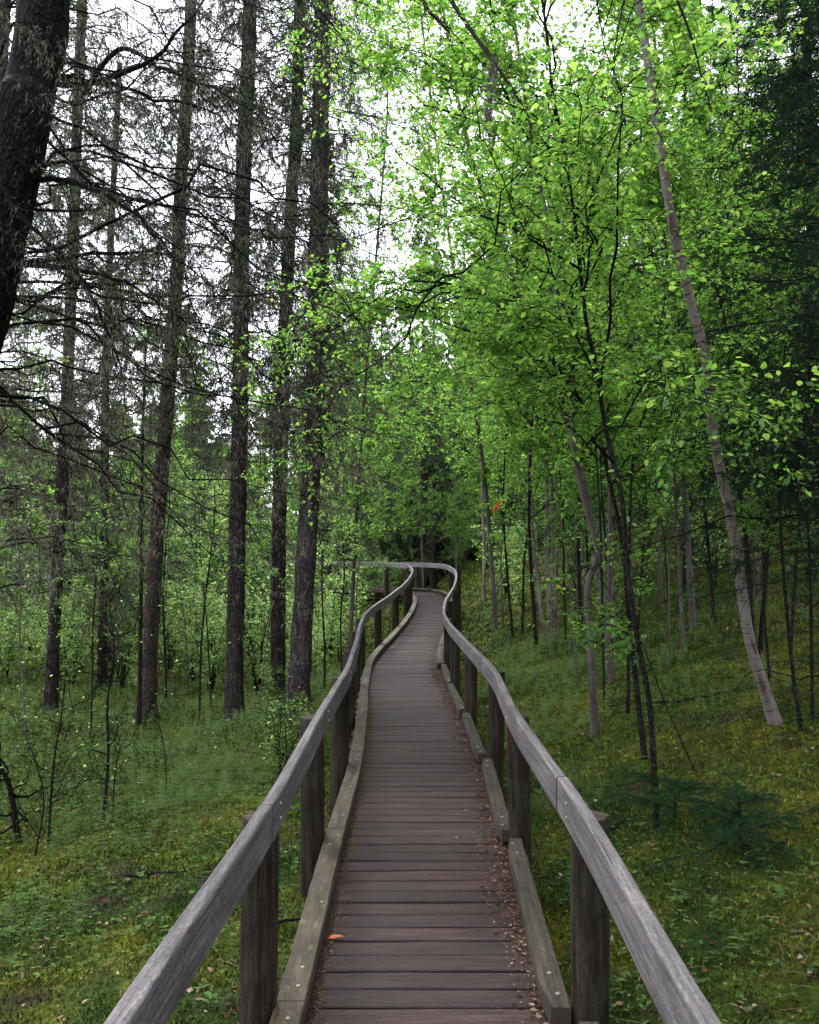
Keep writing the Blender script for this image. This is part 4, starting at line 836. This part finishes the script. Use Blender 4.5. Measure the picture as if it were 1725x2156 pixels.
herb('leafy green tuft in the moss at the left, behind the handrail', 245, 1790, 9, .05, .12, 8, .5, 3)
herb('tall narrow-leaved herb at the far left of the moss', 130, 1760, 8, .11, .22, 9, .18, 3)
herb('pale lily-leaved herb near the thin shrub by the left rail', 435, 1660, 5, .11, .10, 10, .3)
herb('fresh green herb tuft halfway down the left moss', 300, 1870, 7, .04, .09, 11, .45, 3)
herb('green rosette at the left border above the bottom corner', 20, 2000, 7, .06, .09, 12, .5, 2)
herb('whorled herb between the pale birch foot and the handrail', 1135, 1590+100, 6, .07, .08, 13, .5)
herb('wide pale leaf whorl on the right slope below the pale birch', 1500, 1935, 5, .06, .08, 14, .5)
for i, (px, py, L, a, lab) in enumerate(((455, 1465, 1.6, .15, 'long grey fallen limb lying across the moss beside the lone dark spruce foot'), (330, 1850, .5, -.5, 'short dark fallen stick in the mottled moss left of the handrail'), (620, 1950, .35, .3, 'small fallen stick under the left handrail near the kerb'), (1290, 1760, .5, .6, 'crooked fallen twig beside the right handrail'), (250, 1590, .9, .1, 'rotting fallen limb behind the crooked black sapling'), (1480, 1480, 1.2, -.3, 'fallen limb on the right slope before the pale leaning birch'))):
    rg_ = np.random.default_rng(500+i); b = ground_px(px, py); q = np.linspace(-.5, .5, 12)*L; x = b[0]+np.cos(a)*q; y = b[1]+np.sin(a)*q; P = np.stack([x, y, gz(x, y)+.035], 1)+rg_.normal(size=(12, 3))*.008*L**.5; P[:, 2] = P[:, 2]*.5+np.linspace(P[0, 2], P[-1, 2], 12)*.5
    g = G(); tube(g, P[None], .012*L**.5+.004, .005, 7, 0); c, _, _ = children(rg_, P[None], 7, (.2, 1), (.15, .5), (30, 60), .6, .1, 0, .15, 6, rel=.3); tube(g, c, .004, .0015, 4, 0)
    tag(g.build('fallen_branch', M['bark'], None, (b[0], b[1], float(gz(b[0], b[1])))), lab, 'branch', 'fallen branches')
# lone fallen leaf and the orange dead sprays
rng = np.random.default_rng(8)
def oneleaf(label, p, L, mt, d=(1, .3, .1)):
    g = G(); leaves(rng, g, np.array([p]), np.array([d], float), L, 0, wide=.5, tilt=.05, droop=0); o = g.build('fallen_leaf', mt, None, tuple(p), smooth=False); tag(o, label, 'leaf')
p = at(690, 1957, 4.22); oneleaf('single orange dead leaf lying on the planks near the left kerb', (p[0], p[1], .012), .07, M['leaforange'])
p = ground_px(462, 2062); oneleaf('pale green fallen leaf on the moss under the left handrail', (p[0], p[1], gz(p[0], p[1])+.03), .085, M['herb'], (.8, .8, .2))
g = G(); c = at(1056, 1052, 14); Pq = np.array([[c+np.array((.04*i-.1, 0, .06*i-.15)) for i in range(4)]]); tube(g, Pq, .006, .003, 4, 0)
pp, _ = onlines(rng, Pq, 60); leaves(rng, g, pp, rng.normal(size=pp.shape)*.4+np.array((-.6, 0, -1.)), .09, 1, wide=.25)
tag(g.build('dead_spray', [M['stem'], M['leaforange']], None, tuple(c), smooth=False), 'small bright orange spray of dead needles glowing in the green beside the birch clump', 'dead foliage')
print('tris', sum(len(o.data.polygons) for o in col.objects if o.type == 'MESH'))
